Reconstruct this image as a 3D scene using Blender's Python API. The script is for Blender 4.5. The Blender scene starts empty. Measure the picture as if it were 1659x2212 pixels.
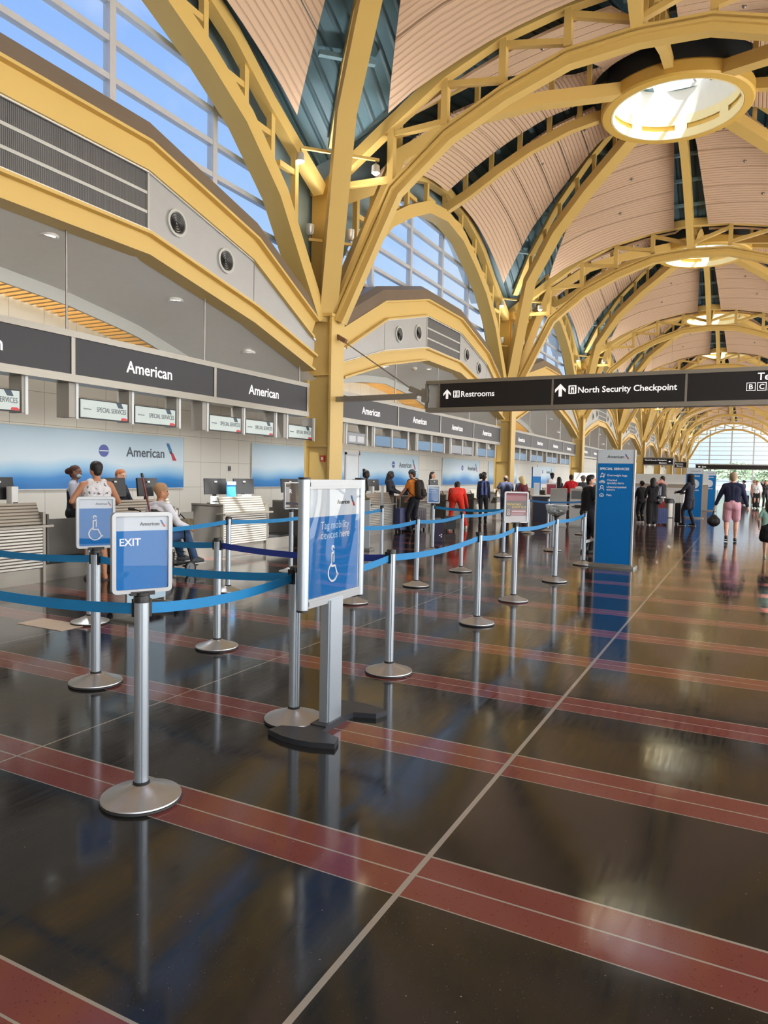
import bpy, math, random
import numpy as np
from mathutils import Vector, Matrix

# ------------------------------------------------------------------ camera, sky, sun, exposure
SC = bpy.context.scene
COL = SC.collection
PI = math.pi
EYE = 1.56


def make_camera():
    f_px, yaw, pitch, roll = 1538.0, 0.469527, -0.0533316, 0.0210122
    cy, sy, cp, sp = math.cos(yaw), math.sin(yaw), math.cos(pitch), math.sin(pitch)
    fw = Vector((-sy * cp, cy * cp, sp)); rt = Vector((cy, sy, 0)); up = rt.cross(fw)
    cr, sr = math.cos(roll), math.sin(roll)
    r2 = cr * rt + sr * up; u2 = -sr * rt + cr * up
    cd = bpy.data.cameras.new('camera')
    cd.sensor_fit = 'HORIZONTAL'; cd.sensor_width = 36.0
    cd.lens = f_px / 1659.0 * 36.0
    cd.clip_start = 0.05; cd.clip_end = 2000
    co = bpy.data.objects.new('camera', cd); COL.objects.link(co)
    m = Matrix.Identity(4)
    for i in range(3):
        m[i][0] = r2[i]; m[i][1] = u2[i]; m[i][2] = -fw[i]
    m[2][3] = EYE
    co.matrix_world = m
    SC.camera = co


make_camera()
SC.view_settings.view_transform = 'Standard'
SC.view_settings.look = 'None'
SC.view_settings.gamma = 1.0
SC.view_settings.use_curve_mapping = False
SC.view_settings.exposure = 0.42
SC.cycles.max_bounces = 8
SC.cycles.diffuse_bounces = 4
SC.cycles.adaptive_threshold = 0.02
SC.cycles.glossy_bounces = 4
SC.cycles.transparent_max_bounces = 10
SC.cycles.sample_clamp_indirect = 6.0
SC.cycles.caustics_reflective = False
SC.cycles.caustics_refractive = False

SUN_DIR = Vector((-6.6, 2.9, -12.5)).normalized()   # travel direction of sunlight through the skylights


def make_world():
    w = bpy.data.worlds.new('sky'); SC.world = w; w.use_nodes = True
    nt = w.node_tree; nt.nodes.clear()
    out = nt.nodes.new('ShaderNodeOutputWorld')
    bg = nt.nodes.new('ShaderNodeBackground')
    tc = nt.nodes.new('ShaderNodeTexCoord')
    sx = nt.nodes.new('ShaderNodeSeparateXYZ')
    nt.links.new(tc.outputs['Generated'], sx.inputs[0])
    ramp = nt.nodes.new('ShaderNodeValToRGB')
    e = ramp.color_ramp.elements
    e[0].position = 0.0; e[0].color = (0.72, 0.85, 1.0, 1)
    e[1].position = 1.0; e[1].color = (0.12, 0.28, 0.80, 1)
    k = ramp.color_ramp.elements.new(0.22); k.color = (0.50, 0.72, 1.0, 1)
    k = ramp.color_ramp.elements.new(0.55); k.color = (0.24, 0.46, 0.98, 1)
    nt.links.new(sx.outputs['Z'], ramp.inputs[0])
    noi = nt.nodes.new('ShaderNodeTexNoise'); noi.inputs['Scale'].default_value = 2.6; noi.inputs['Detail'].default_value = 6
    nt.links.new(tc.outputs['Generated'], noi.inputs['Vector'])
    cr = nt.nodes.new('ShaderNodeValToRGB')
    cr.color_ramp.elements[0].position = 0.50; cr.color_ramp.elements[0].color = (0, 0, 0, 1)
    cr.color_ramp.elements[1].position = 0.72; cr.color_ramp.elements[1].color = (0.8, 0.8, 0.8, 1)
    nt.links.new(noi.outputs['Fac'], cr.inputs[0])
    mix = nt.nodes.new('ShaderNodeMix'); mix.data_type = 'RGBA'
    nt.links.new(cr.outputs['Color'], mix.inputs['Factor'])
    nt.links.new(ramp.outputs['Color'], mix.inputs['A'])
    mix.inputs['B'].default_value = (0.95, 0.97, 1.0, 1)
    # sky brightened and whitened towards the unseen right windows, added to fill the hall
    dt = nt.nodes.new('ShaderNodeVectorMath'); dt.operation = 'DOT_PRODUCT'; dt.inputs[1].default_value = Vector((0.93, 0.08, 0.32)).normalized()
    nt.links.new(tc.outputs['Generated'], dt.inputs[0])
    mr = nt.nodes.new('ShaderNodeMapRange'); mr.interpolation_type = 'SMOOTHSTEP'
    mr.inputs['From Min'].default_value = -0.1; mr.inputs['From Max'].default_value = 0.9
    mr.inputs['To Min'].default_value = SKY; mr.inputs['To Max'].default_value = SKY * SKY_BOOST
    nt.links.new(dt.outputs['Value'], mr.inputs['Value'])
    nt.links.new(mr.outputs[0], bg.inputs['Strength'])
    wf = nt.nodes.new('ShaderNodeMapRange'); wf.inputs['From Min'].default_value = SKY; wf.inputs['From Max'].default_value = SKY * SKY_BOOST; wf.inputs['To Max'].default_value = 0.9
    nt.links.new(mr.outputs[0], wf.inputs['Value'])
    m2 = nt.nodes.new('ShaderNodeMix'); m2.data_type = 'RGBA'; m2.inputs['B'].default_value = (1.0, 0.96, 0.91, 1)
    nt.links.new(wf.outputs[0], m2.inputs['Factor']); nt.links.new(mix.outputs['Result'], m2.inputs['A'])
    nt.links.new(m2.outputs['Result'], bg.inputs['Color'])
    nt.links.new(bg.outputs[0], out.inputs[0])


SKY, SKY_BOOST = 0.78, 4.6
UPLIGHT = 330.0
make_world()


def make_sun():
    ld = bpy.data.lights.new('sun', 'SUN'); ld.energy = 20.0; ld.angle = math.radians(0.6); ld.color = (1.0, 0.95, 0.86)
    lo = bpy.data.objects.new('sun', ld); COL.objects.link(lo)
    lo.rotation_euler = (-SUN_DIR).to_track_quat('Z', 'Y').to_euler()
    lo.location = (20, -10, 40)


make_sun()

# ------------------------------------------------------------------ colours and materials


def C(hx):
    hx = hx.lstrip('#'); v = [int(hx[i:i + 2], 16) / 255 for i in (0, 2, 4)]
    return tuple(((c / 12.92) if c <= 0.04045 else ((c + 0.055) / 1.055) ** 2.4) for c in v) + (1.0,)


MATS = {}


def pm(name, col, rough=0.5, metal=0.0, var=0.06, scale=6.0, bump=0.0, bscale=40.0, spec=0.5, emit=None, estr=0.0, coat=0.0, stretch=None):
    """A principled material with a little procedural colour variation and bump."""
    if name in MATS: return MATS[name]
    m = bpy.data.materials.new(name); m.use_nodes = True
    nt = m.node_tree; b = nt.nodes['Principled BSDF']
    c = C(col) if isinstance(col, str) else tuple(col) + (1.0,)
    b.inputs['Roughness'].default_value = rough; b.inputs['Metallic'].default_value = metal
    b.inputs['Specular IOR Level'].default_value = spec
    b.inputs['Coat Weight'].default_value = coat; b.inputs['Coat Roughness'].default_value = 0.05
    tc = nt.nodes.new('ShaderNodeTexCoord')
    vec = tc.outputs['Object']
    if stretch:
        mp = nt.nodes.new('ShaderNodeMapping'); mp.inputs['Scale'].default_value = stretch
        nt.links.new(vec, mp.inputs[0]); vec = mp.outputs[0]
    n = nt.nodes.new('ShaderNodeTexNoise'); n.inputs['Scale'].default_value = scale; n.inputs['Detail'].default_value = 3
    nt.links.new(vec, n.inputs['Vector'])
    mr = nt.nodes.new('ShaderNodeMapRange'); mr.inputs['To Min'].default_value = 1 - var; mr.inputs['To Max'].default_value = 1 + var
    nt.links.new(n.outputs['Fac'], mr.inputs['Value'])
    mx = nt.nodes.new('ShaderNodeMix'); mx.data_type = 'RGBA'; mx.blend_type = 'MULTIPLY'; mx.inputs['Factor'].default_value = 1
    mx.inputs['A'].default_value = c
    nt.links.new(mr.outputs[0], mx.inputs['B'])
    nt.links.new(mx.outputs['Result'], b.inputs['Base Color'])
    if bump:
        n2 = nt.nodes.new('ShaderNodeTexNoise'); n2.inputs['Scale'].default_value = bscale
        nt.links.new(vec, n2.inputs['Vector'])
        bp = nt.nodes.new('ShaderNodeBump'); bp.inputs['Strength'].default_value = bump; bp.inputs['Distance'].default_value = 0.01
        nt.links.new(n2.outputs['Fac'], bp.inputs['Height']); nt.links.new(bp.outputs[0], b.inputs['Normal'])
    if emit is not None:
        b.inputs['Emission Color'].default_value = C(emit); b.inputs['Emission Strength'].default_value = estr
    MATS[name] = m
    return m


def emission(name, col, s):
    if name in MATS: return MATS[name]
    m = bpy.data.materials.new(name); m.use_nodes = True; nt = m.node_tree
    b = nt.nodes['Principled BSDF']; b.inputs['Base Color'].default_value = C(col)
    b.inputs['Emission Color'].default_value = C(col); b.inputs['Emission Strength'].default_value = s
    MATS[name] = m
    return m


def ribbed(name, col, period, axis, depth=0.02, dark=0.75, rough=0.6, metal=0.0, coord='Object', power=None):
    """A surface with parallel grooves across one axis of its object (or UV) coordinates."""
    if name in MATS: return MATS[name]
    m = bpy.data.materials.new(name); m.use_nodes = True; nt = m.node_tree; b = nt.nodes['Principled BSDF']
    b.inputs['Roughness'].default_value = rough; b.inputs['Metallic'].default_value = metal
    tc = nt.nodes.new('ShaderNodeTexCoord'); sx = nt.nodes.new('ShaderNodeSeparateXYZ')
    nt.links.new(tc.outputs[coord], sx.inputs[0])
    mu = nt.nodes.new('ShaderNodeMath'); mu.operation = 'MULTIPLY'; mu.inputs[1].default_value = 2 * PI / period
    nt.links.new(sx.outputs[axis], mu.inputs[0])
    si = nt.nodes.new('ShaderNodeMath'); si.operation = 'SINE'; nt.links.new(mu.outputs[0], si.inputs[0])
    mr = nt.nodes.new('ShaderNodeMapRange'); mr.inputs['From Min'].default_value = -1; mr.inputs['From Max'].default_value = -0.35
    nt.links.new(si.outputs[0], mr.inputs['Value'])
    mx = nt.nodes.new('ShaderNodeMix'); mx.data_type = 'RGBA'
    c = C(col); mx.inputs['A'].default_value = (c[0] * dark, c[1] * dark, c[2] * dark, 1); mx.inputs['B'].default_value = c
    nt.links.new(mr.outputs[0], mx.inputs['Factor']); nt.links.new(mx.outputs['Result'], b.inputs['Base Color'])
    bp = nt.nodes.new('ShaderNodeBump'); bp.inputs['Strength'].default_value = 0.7; bp.inputs['Distance'].default_value = depth
    nt.links.new(mr.outputs[0], bp.inputs['Height']); nt.links.new(bp.outputs[0], b.inputs['Normal'])
    MATS[name] = m
    return m


def glass_mat(name, tint=(0.93, 0.97, 1.0), refl=0.5, rough=0.0, haze=0.0):
    """Thin clear sheet: mostly see-through with a Fresnel reflection and, if asked, a little white haze."""
    if name in MATS: return MATS[name]
    m = bpy.data.materials.new(name); m.use_nodes = True; nt = m.node_tree; nt.nodes.clear()
    out = nt.nodes.new('ShaderNodeOutputMaterial')
    tr = nt.nodes.new('ShaderNodeBsdfTransparent'); tr.inputs[0].default_value = tuple(tint) + (1,)
    gl = nt.nodes.new('ShaderNodeBsdfGlossy'); gl.inputs['Roughness'].default_value = rough
    lw = nt.nodes.new('ShaderNodeFresnel'); lw.inputs['IOR'].default_value = 1.45
    mu = nt.nodes.new('ShaderNodeMath'); mu.operation = 'MULTIPLY'; mu.inputs[1].default_value = refl
    nt.links.new(lw.outputs[0], mu.inputs[0])
    ms = nt.nodes.new('ShaderNodeMixShader')
    nt.links.new(mu.outputs[0], ms.inputs[0]); nt.links.new(tr.outputs[0], ms.inputs[1]); nt.links.new(gl.outputs[0], ms.inputs[2])
    last = ms.outputs[0]
    if haze:
        df = nt.nodes.new('ShaderNodeBsdfTranslucent'); df.inputs[0].default_value = (0.9, 0.93, 0.96, 1)
        m2 = nt.nodes.new('ShaderNodeMixShader'); m2.inputs[0].default_value = haze
        nt.links.new(last, m2.inputs[1]); nt.links.new(df.outputs[0], m2.inputs[2]); last = m2.outputs[0]
    nt.links.new(last, out.inputs[0])
    MATS[name] = m
    return m


YEL = pm('yellow_paint', '#d5b76f', 0.45, var=0.04, scale=0.8)
YELD = pm('ochre_paint', '#bd9a50', 0.45, var=0.05)
TAN = ribbed('tan_acoustic', '#d6baa2', 0.105, 'X', 0.02, 0.80, 0.75, coord='UV')
DECK = ribbed('blue_grey_deck', '#5b7c8c', 0.3, 'X', 0.06, 0.6, 0.5, coord='UV')
DARKV = pm('dark_void', '#23272b', 0.8)
BLUEST = pm('blue_steel', '#7897a4', 0.45)
GREYP = pm('grey_panel', '#b3b5b7', 0.38, metal=0.25, var=0.04)
SOFFIT = pm('soffit_paint', '#e4e4e0', 0.28, var=0.03, spec=0.5)
FASC = pm('fascia_paint', '#bfc2bf', 0.4, var=0.03)
WHITEP = pm('white_paint', '#e4e4e0', 0.45, var=0.03)
WFRAME = pm('window_frame', '#c9ccd4', 0.4, metal=0.2, var=0.04)
BRONZE = pm('bronze_cap', '#8d8278', 0.36, metal=0.55, var=0.1, scale=2)
STEEL = pm('brushed_steel', '#96928a', 0.36, metal=0.9, var=0.12, scale=3, stretch=(1, 1, 30))
STEELP = pm('satin_steel', '#9d9b97', 0.38, metal=0.9, var=0.1, scale=2)
ALU = pm('anodised_aluminium', '#b4bfc9', 0.34, metal=0.75, var=0.05)
BASEST = pm('stanchion_base_steel', '#b9bbbe', 0.33, metal=0.9, var=0.1, scale=14)
BLACKP = pm('black_plastic', '#17181b', 0.4)
SIGNB = pm('sign_charcoal', '#25252d', 0.42, var=0.03)
SIGNK = pm('sign_black', '#141318', 0.28, var=0.03)
WHITEL = pm('white_lettering', '#f4f4f4', 0.5, var=0.0, emit='#f4f4f4', estr=0.35)
WHITEM = pm('white_print', '#eef3f8', 0.5, var=0.0)
CHAR = pm('grey_print', '#4a525c', 0.5, var=0.0)
BELT = pm('blue_belt', '#0b7cb8', 0.55, var=0.06, bump=0.2, bscale=300)
BELTN = pm('navy_belt', '#1d3690', 0.55, var=0.06, bump=0.2, bscale=300)
AABLUE = pm('poster_blue', '#0a70ba', 0.45, var=0.02, spec=0.2)
AALIGHT = pm('poster_white', '#c6d2dc', 0.45, var=0.02, spec=0.2)
TAILB = pm('tail_blue', '#2f6fa0', 0.4, var=0); TAILR = pm('tail_red', '#b3303a', 0.4, var=0); TAILN = pm('tail_navy', '#33475c', 0.4, var=0)
RUBBER = pm('black_rubber', '#1c1d1f', 0.6)
BLACKBASE = pm('black_base', '#2a2d33', 0.45, var=0.08)
GLASS = glass_mat('window_glass', (0.95, 0.98, 1.0), 0.5)
FRIT = glass_mat('fritted_glass', (0.95, 0.98, 1.0), 0.5, haze=0.10)
ACRY = glass_mat('clear_acrylic', (0.99, 0.99, 1.0), 0.45, 0.01)
ACRYW = glass_mat('wavy_acrylic', (0.99, 0.99, 1.0), 1.1, 0.02)
PLASTIC = glass_mat('clear_plastic', (0.86, 0.89, 0.9), 0.9, 0.05, 0.10)

# ------------------------------------------------------------------ mesh helpers


class MB:
    """Collects shapes and links them as one mesh object."""

    def __init__(s): s.v = []; s.f = []; s.mi = []; s.uv = {}; s.m = 0

    def add(s, vs, fs):
        o = len(s.v); s.v += [tuple(p) for p in vs]
        for f in fs: s.f.append(tuple(i + o for i in f)); s.mi.append(s.m)
        return s

    def box(s, x0, x1, y0, y1, z0, z1):
        v = [(x, y, z) for x in (x0, x1) for y in (y0, y1) for z in (z0, z1)]
        return s.add(v, [(0, 1, 3, 2), (4, 6, 7, 5), (0, 4, 5, 1), (2, 3, 7, 6), (0, 2, 6, 4), (1, 5, 7, 3)])

    def cbox(s, c, d, rz=0.0, rx=0.0, ry=0.0):
        R = Matrix.Rotation(rz, 3, 'Z') @ Matrix.Rotation(ry, 3, 'Y') @ Matrix.Rotation(rx, 3, 'X')
        v = [Vector(c) + R @ Vector((x * d[0] / 2, y * d[1] / 2, z * d[2] / 2)) for x in (-1, 1) for y in (-1, 1) for z in (-1, 1)]
        return s.add(v, [(0, 1, 3, 2), (4, 6, 7, 5), (0, 4, 5, 1), (2, 3, 7, 6), (0, 2, 6, 4), (1, 5, 7, 3)])

    def rbox(s, c, d, r, n=4, axis='Y'):
        """Box with rounded corners in the plane across the given axis."""
        pl = []
        a, b = (d[0], d[2]) if axis == 'Y' else ((d[0], d[1]) if axis == 'Z' else (d[1], d[2]))
        for sx, sy, t0 in ((1, 1, 0), (-1, 1, PI / 2), (-1, -1, PI), (1, -1, 1.5 * PI)):
            for i in range(n + 1):
                t = t0 + i / n * PI / 2
                pl.append((sx * (a / 2 - r) + r * math.cos(t), sy * (b / 2 - r) + r * math.sin(t)))
        return s.prism(pl, c, d['XYZ'.index(axis)], axis)

    def prism(s, poly, c, depth, axis='Y'):
        n = len(poly); v = []
        for k in (-depth / 2, depth / 2):
            for a, b in poly:
                p = {'Y': (a, k, b), 'X': (k, a, b), 'Z': (a, b, k)}[axis]
                v.append((p[0] + c[0], p[1] + c[1], p[2] + c[2]))
        return s.add(v, [tuple(range(n)), tuple(range(2 * n - 1, n - 1, -1))] + [(i, n + i, n + (i + 1) % n, (i + 1) % n) for i in range(n)])

    def beam(s, a, b, w, h, up=(0, 0, 1)):
        a, b = Vector(a), Vector(b); t = (b - a).normalized(); u = Vector(up)
        sd = t.cross(u)
        if sd.length < 1e-4: sd = t.cross(Vector((1, 0, 0)))
        sd.normalize(); u = sd.cross(t)
        v = [p + sd * (i * w / 2) + u * (j * h / 2) for p in (a, b) for i, j in ((-1, -1), (1, -1), (1, 1), (-1, 1))]
        return s.add(v, [(3, 2, 1, 0), (4, 5, 6, 7)] + [(i, (i + 1) % 4, 4 + (i + 1) % 4, 4 + i) for i in range(4)])

    def sweep(s, path, prof, side, closed=False):
        """Profile (a across = side, b along the in-plane normal) along a planar path."""
        P = [Vector(p) for p in path]; side = Vector(side).normalized(); n = len(P); k = len(prof); v = []
        for i in range(n):
            if closed: t0 = (P[i] - P[i - 1]).normalized(); t1 = (P[(i + 1) % n] - P[i]).normalized()
            else:
                t0 = (P[i] - P[max(i - 1, 0)]); t1 = (P[min(i + 1, n - 1)] - P[i])
                if t0.length < 1e-9: t0 = t1
                if t1.length < 1e-9: t1 = t0
                t0 = t0.normalized(); t1 = t1.normalized()
            t = (t0 + t1).normalized(); nn = side.cross(t).normalized()
            sc = 1 / max(0.5, t.dot(t0))
            for a, b in prof: v.append(P[i] + side * a + nn * (b * sc))
        f = []
        for i in range(n if closed else n - 1):
            j = (i + 1) % n
            for q in range(k): f.append((i * k + q, i * k + (q + 1) % k, j * k + (q + 1) % k, j * k + q))
        if not closed: f += [tuple(range(k - 1, -1, -1)), tuple((n - 1) * k + q for q in range(k))]
        return s.add(v, f)

    def tube(s, path, r, n=8, closed=False):
        P = [Vector(p) for p in path]; m = len(P); v = []; up = None
        rs = r if isinstance(r, (list, tuple)) else [r] * m
        for i in range(m):
            t = (P[(i + 1) % m] - P[i - 1]) if closed else (P[min(i + 1, m - 1)] - P[max(i - 1, 0)])
            t.normalize()
            if up is None: up = Vector((0, 0, 1)) if abs(t.z) < 0.9 else Vector((1, 0, 0))
            a = t.cross(up).normalized(); b = a.cross(t).normalized(); up = b
            for q in range(n):
                w = 2 * PI * q / n; v.append(P[i] + (a * math.cos(w) + b * math.sin(w)) * rs[i])
        f = []
        for i in range(m if closed else m - 1):
            j = (i + 1) % m
            for q in range(n): f.append((i * n + q, i * n + (q + 1) % n, j * n + (q + 1) % n, j * n + q))
        if not closed: f += [tuple(range(n - 1, -1, -1)), tuple((m - 1) * n + q for q in range(n))]
        return s.add(v, f)

    def lathe(s, prof, n=32, c=(0, 0, 0), axis='Z'):
        v = []; k = len(prof)
        for q in range(n):
            w = 2 * PI * q / n
            for r, z in prof:
                p = (r * math.cos(w), r * math.sin(w), z)
                if axis == 'Y': p = (p[0], p[2], p[1])
                if axis == 'X': p = (p[2], p[0], p[1])
                v.append((p[0] + c[0], p[1] + c[1], p[2] + c[2]))
        f = []
        for q in range(n):
            j = (q + 1) % n
            for i in range(k - 1): f.append((q * k + i, j * k + i, j * k + i + 1, q * k + i + 1))
        return s.add(v, f)

    def cyl(s, c, r, h, n=24, axis='Z'):
        return s.lathe([(0.0001, -h / 2), (r, -h / 2), (r, h / 2), (0.0001, h / 2)], n, c, axis)

    def ball(s, c, r, n=12, sq=(1, 1, 1)):
        pr = [(max(1e-4, math.sin(i / 8 * PI)) * r, -math.cos(i / 8 * PI) * r) for i in range(9)]
        o = len(s.v); s.lathe(pr, n)
        for i in range(o, len(s.v)): p = s.v[i]; s.v[i] = (p[0] * sq[0] + c[0], p[1] * sq[1] + c[1], p[2] * sq[2] + c[2])
        return s

    def mesh(s, name, mats, smooth=35):
        me = bpy.data.meshes.new(name)
        me.from_pydata(s.v, [], s.f)
        for m in (mats if isinstance(mats, (list, tuple)) else [mats]): me.materials.append(m)
        if any(s.mi): me.polygons.foreach_set('material_index', s.mi)
        fix_normals(me)
        if smooth:
            me.polygons.foreach_set('use_smooth', [True] * len(me.polygons))
            me.set_sharp_from_angle(angle=math.radians(smooth))
        return me

    def build(s, name, mats, parent=None, smooth=35, loc=None):
        return link(name, s.mesh(name, mats, smooth), parent, loc)


def fix_normals(me):
    import bmesh
    bm = bmesh.new(); bm.from_mesh(me)
    bmesh.ops.recalc_face_normals(bm, faces=bm.faces)
    bm.to_mesh(me); bm.free()


def link(name, me, parent=None, loc=None):
    o = bpy.data.objects.new(name, me); COL.objects.link(o)
    if parent is not None: o.parent = parent
    if loc is not None: o.location = loc
    return o


def tag(o, label=None, cat=None, group=None, kind=None):
    if label: o['label'] = label
    if cat: o['category'] = cat
    if group: o['group'] = group
    if kind: o['kind'] = kind
    return o


def thing(name, label, cat, loc=(0, 0, 0), rz=0.0, group=None, kind=None):
    o = bpy.data.objects.new(name, None); COL.objects.link(o)
    o.empty_display_size = 0.2
    o.location = loc; o.rotation_euler = (0, 0, rz)
    return tag(o, label, cat, group, kind)


def dup(root, loc=None, rz=None, label=None, group=None, skip=()):
    def cp(o, parent):
        c = o.copy(); COL.objects.link(c)
        if parent is not None: c.parent = parent
        for ch in kids.get(o, []):
            if stem(ch.name) not in skip: cp(ch, c)
        return c
    kids = {}
    for o in COL.objects:
        if o.parent is not None: kids.setdefault(o.parent, []).append(o)
    c = cp(root, None)
    if loc is not None: c.location = loc
    if rz is not None: c.rotation_euler = (0, 0, rz)
    if label: c['label'] = label
    if group: c['group'] = group
    return c


def stem(n): return n.split('.')[0]


ORD = ['first', 'second', 'third', 'fourth', 'fifth', 'sixth', 'seventh', 'eighth', 'ninth', 'tenth', 'eleventh', 'twelfth']

# lettering: every string becomes one flat mesh with its capital height scaled to 1
TXT = {}


def text_mesh(s, bold):
    key = (s, bold)
    if key in TXT: return TXT[key]
    cu = bpy.data.curves.new('lettering', 'FONT'); cu.body = s; cu.size = 1.0; cu.resolution_u = 3
    cu.offset = 0.022 * bold; cu.extrude = 0.004; cu.space_line = 0.86
    o = bpy.data.objects.new('lettering', cu); COL.objects.link(o)
    dg = bpy.context.evaluated_depsgraph_get()
    me = bpy.data.meshes.new_from_object(o.evaluated_get(dg))
    bpy.data.objects.remove(o); bpy.data.curves.remove(cu)
    n = len(me.vertices); a = np.empty(n * 3); me.vertices.foreach_get('co', a); a = a.reshape(-1, 3)
    a[:, 0] -= a[:, 0].min(); a[:, 1] -= a[:, 1].min() if '\n' in s else 0
    TXT[key] = (a, [tuple(p.vertices) for p in me.polygons], a[:, 0].max(), a[:, 1].max())
    bpy.data.meshes.remove(me)
    return TXT[key]


def text(s, x, y, z, mat, parent, width=None, height=None, align='L', bold=1.0, name='lettering', squeeze=None):
    """Flat letters facing local -Y, standing on (x, z) of the plane y."""
    a, f, w, hh = text_mesh(s, bold)
    if width and height: kx = width / w; kz = height / hh
    elif width: kx = kz = width / w
    else: kx = kz = height / hh
    ww = w * kx
    x0 = {'L': x, 'C': x - ww / 2, 'R': x - ww}[align]
    mb = MB(); mb.add([(x0 + p[0] * kx, y - p[2] * 0.3, z + p[1] * kz) for p in a], f)
    return mb.build(name, mat, parent, smooth=0)


def tail_logo(mb, x, y, z, h):
    """The small slanted tail mark: two blue-grey upper bars, white bird gap, red lower bar."""
    w = h * 0.30
    def quad(x0, x1, z0, x2, x3, z1, m):
        mb.m = m
        mb.prism([(x + x0 * h, z + z0 * h), (x + x1 * h, z + z0 * h), (x + x2 * h, z + z1 * h), (x + x3 * h, z + z1 * h)], (0, y, 0), 0.004)
    quad(0.22, 0.47, 0.58, 0.22, 0.0, 1.0, 0)
    quad(0.30, 0.50, 0.40, 0.47, 0.24, 0.56, 1)
    quad(0.55, 0.85, 0.0, 0.56, 0.36, 0.44, 2)
    mb.m = 0


def logo_part(parent, x, y, z, h, mono=None):
    mb = MB(); tail_logo(mb, x, y, z, h)
    return mb.build('tail_emblem', [mono or TAILB, mono or TAILN, mono or TAILR], parent, smooth=0)


def wheelchair_icon(parent, x, y, z, h, mat, r=0.045):
    """Line drawing of a seated figure on a wheel, h tall, standing on z."""
    mb = MB(); k = h; rr = r * h
    def line(pts): mb.sweep([(x + a * k, y, z + b * k) for a, b in pts], [(-0.003, -rr / 2), (0.003, -rr / 2), (0.003, rr / 2), (-0.003, rr / 2)], (0, 1, 0))
    line([(-0.05 + 0.055 * math.cos(t), 0.93 + 0.055 * math.sin(t)) for t in [i / 10 * PI * 1.25 - 0.4 for i in range(11)]])
    line([(-0.09, 0.86), (-0.09, 0.9)])
    line([(0.0, 0.86)] + [(-0.05 + 0.06 * math.cos(t), 0.74 + 0.06 * math.sin(t)) for t in [0.3 + i / 6 * PI for i in range(7)]] + [(-0.11, 0.42), (0.08, 0.42), (0.22, 0.14), (0.27, 0.17)])
    line([(0.01, 0.74), (0.01, 0.52)])
    line([(-0.15 + 0.0, 0.5)] + [(-0.03 + 0.25 * math.cos(t), 0.24 + 0.25 * math.sin(t)) for t in [2.1 + i / 16 * 3.9 for i in range(17)]])
    return mb.build('wheelchair_symbol', mat, parent, smooth=0)

# ------------------------------------------------------------------ the hall: key dimensions (metres)
XC, XO = -9.25, -2.25            # left column line, hall centre line
HX, HY = 7.0, 7.3                # half a bay across and along the hall
XR = XO + HX
Y1, BAY = 14.89, 14.6
YCOL = [Y1 + BAY * (k - 1) for k in range(10)]
YB = [y + HY for y in YCOL[:9]]  # bay centres
YEND, YBACK = YCOL[9] + 0.4, YCOL[0] - BAY - 0.4
XW = -12.2
NB = len(YB)
BAYNAME = ['nearest', 'second', 'third', 'fourth', 'fifth', 'sixth', 'seventh', 'eighth', 'farthest']


def lerp(tab, x):
    if x <= tab[0][0]: return tab[0][1]
    for (a, b), (c, d) in zip(tab, tab[1:]):
        if x <= c: return b + (d - b) * (x - a) / (c - a)
    return tab[-1][1]


DOME = [(1.9, 12.80), (3.55, 12.42), (5, 11.85), (6.4, 11.25), (7.0, 11.0), (7.5, 10.65), (8.4, 9.95), (9.2, 9.15), (10.2, 8.2)]
MIDRIB = [(1.9, 12.18), (3.0, 12.0), (4.2, 11.6), (5.2, 11.12), (6.2, 10.55), (7.05, 10.15)]
DIAG = [(0.10, 5.2), (1.22, 9.35), (2.6, 10.70), (4.0, 11.48), (5.66, 12.18)]
ARCH_LO = [(0, 10.25), (1.35, 10.16), (2.7, 9.72), (4.0, 9.12), (5.3, 8.1), (6.75, 5.25)]
ARCH_UP = [(0, 11.1), (1.35, 11.0), (2.7, 10.74), (4.0, 10.21), (5.3, 9.38), (6.85, 8.35)]
WARCH_LO = [(0, 10.05), (1.5, 9.85), (2.9, 9.25), (4.1, 8.6), (5.3, 7.55), (6.95, 5.2)]
WARCH_UP = [(0, 10.9), (1.5, 10.75), (2.9, 10.35), (3.7, 10.0), (4.9, 9.25), (6.95, 8.2)]
BEAM_TOP = [(0, 7.05), (1.45, 7.05), (4.35, 6.35), (7.0, 5.0)]
BEAM_BOT = [(0, 5.15), (1.45, 5.15), (4.35, 4.58), (7.0, 3.82)]


def sym(tab): return [(-a, b) for a, b in reversed(tab) if a > 0] + list(tab)


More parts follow.
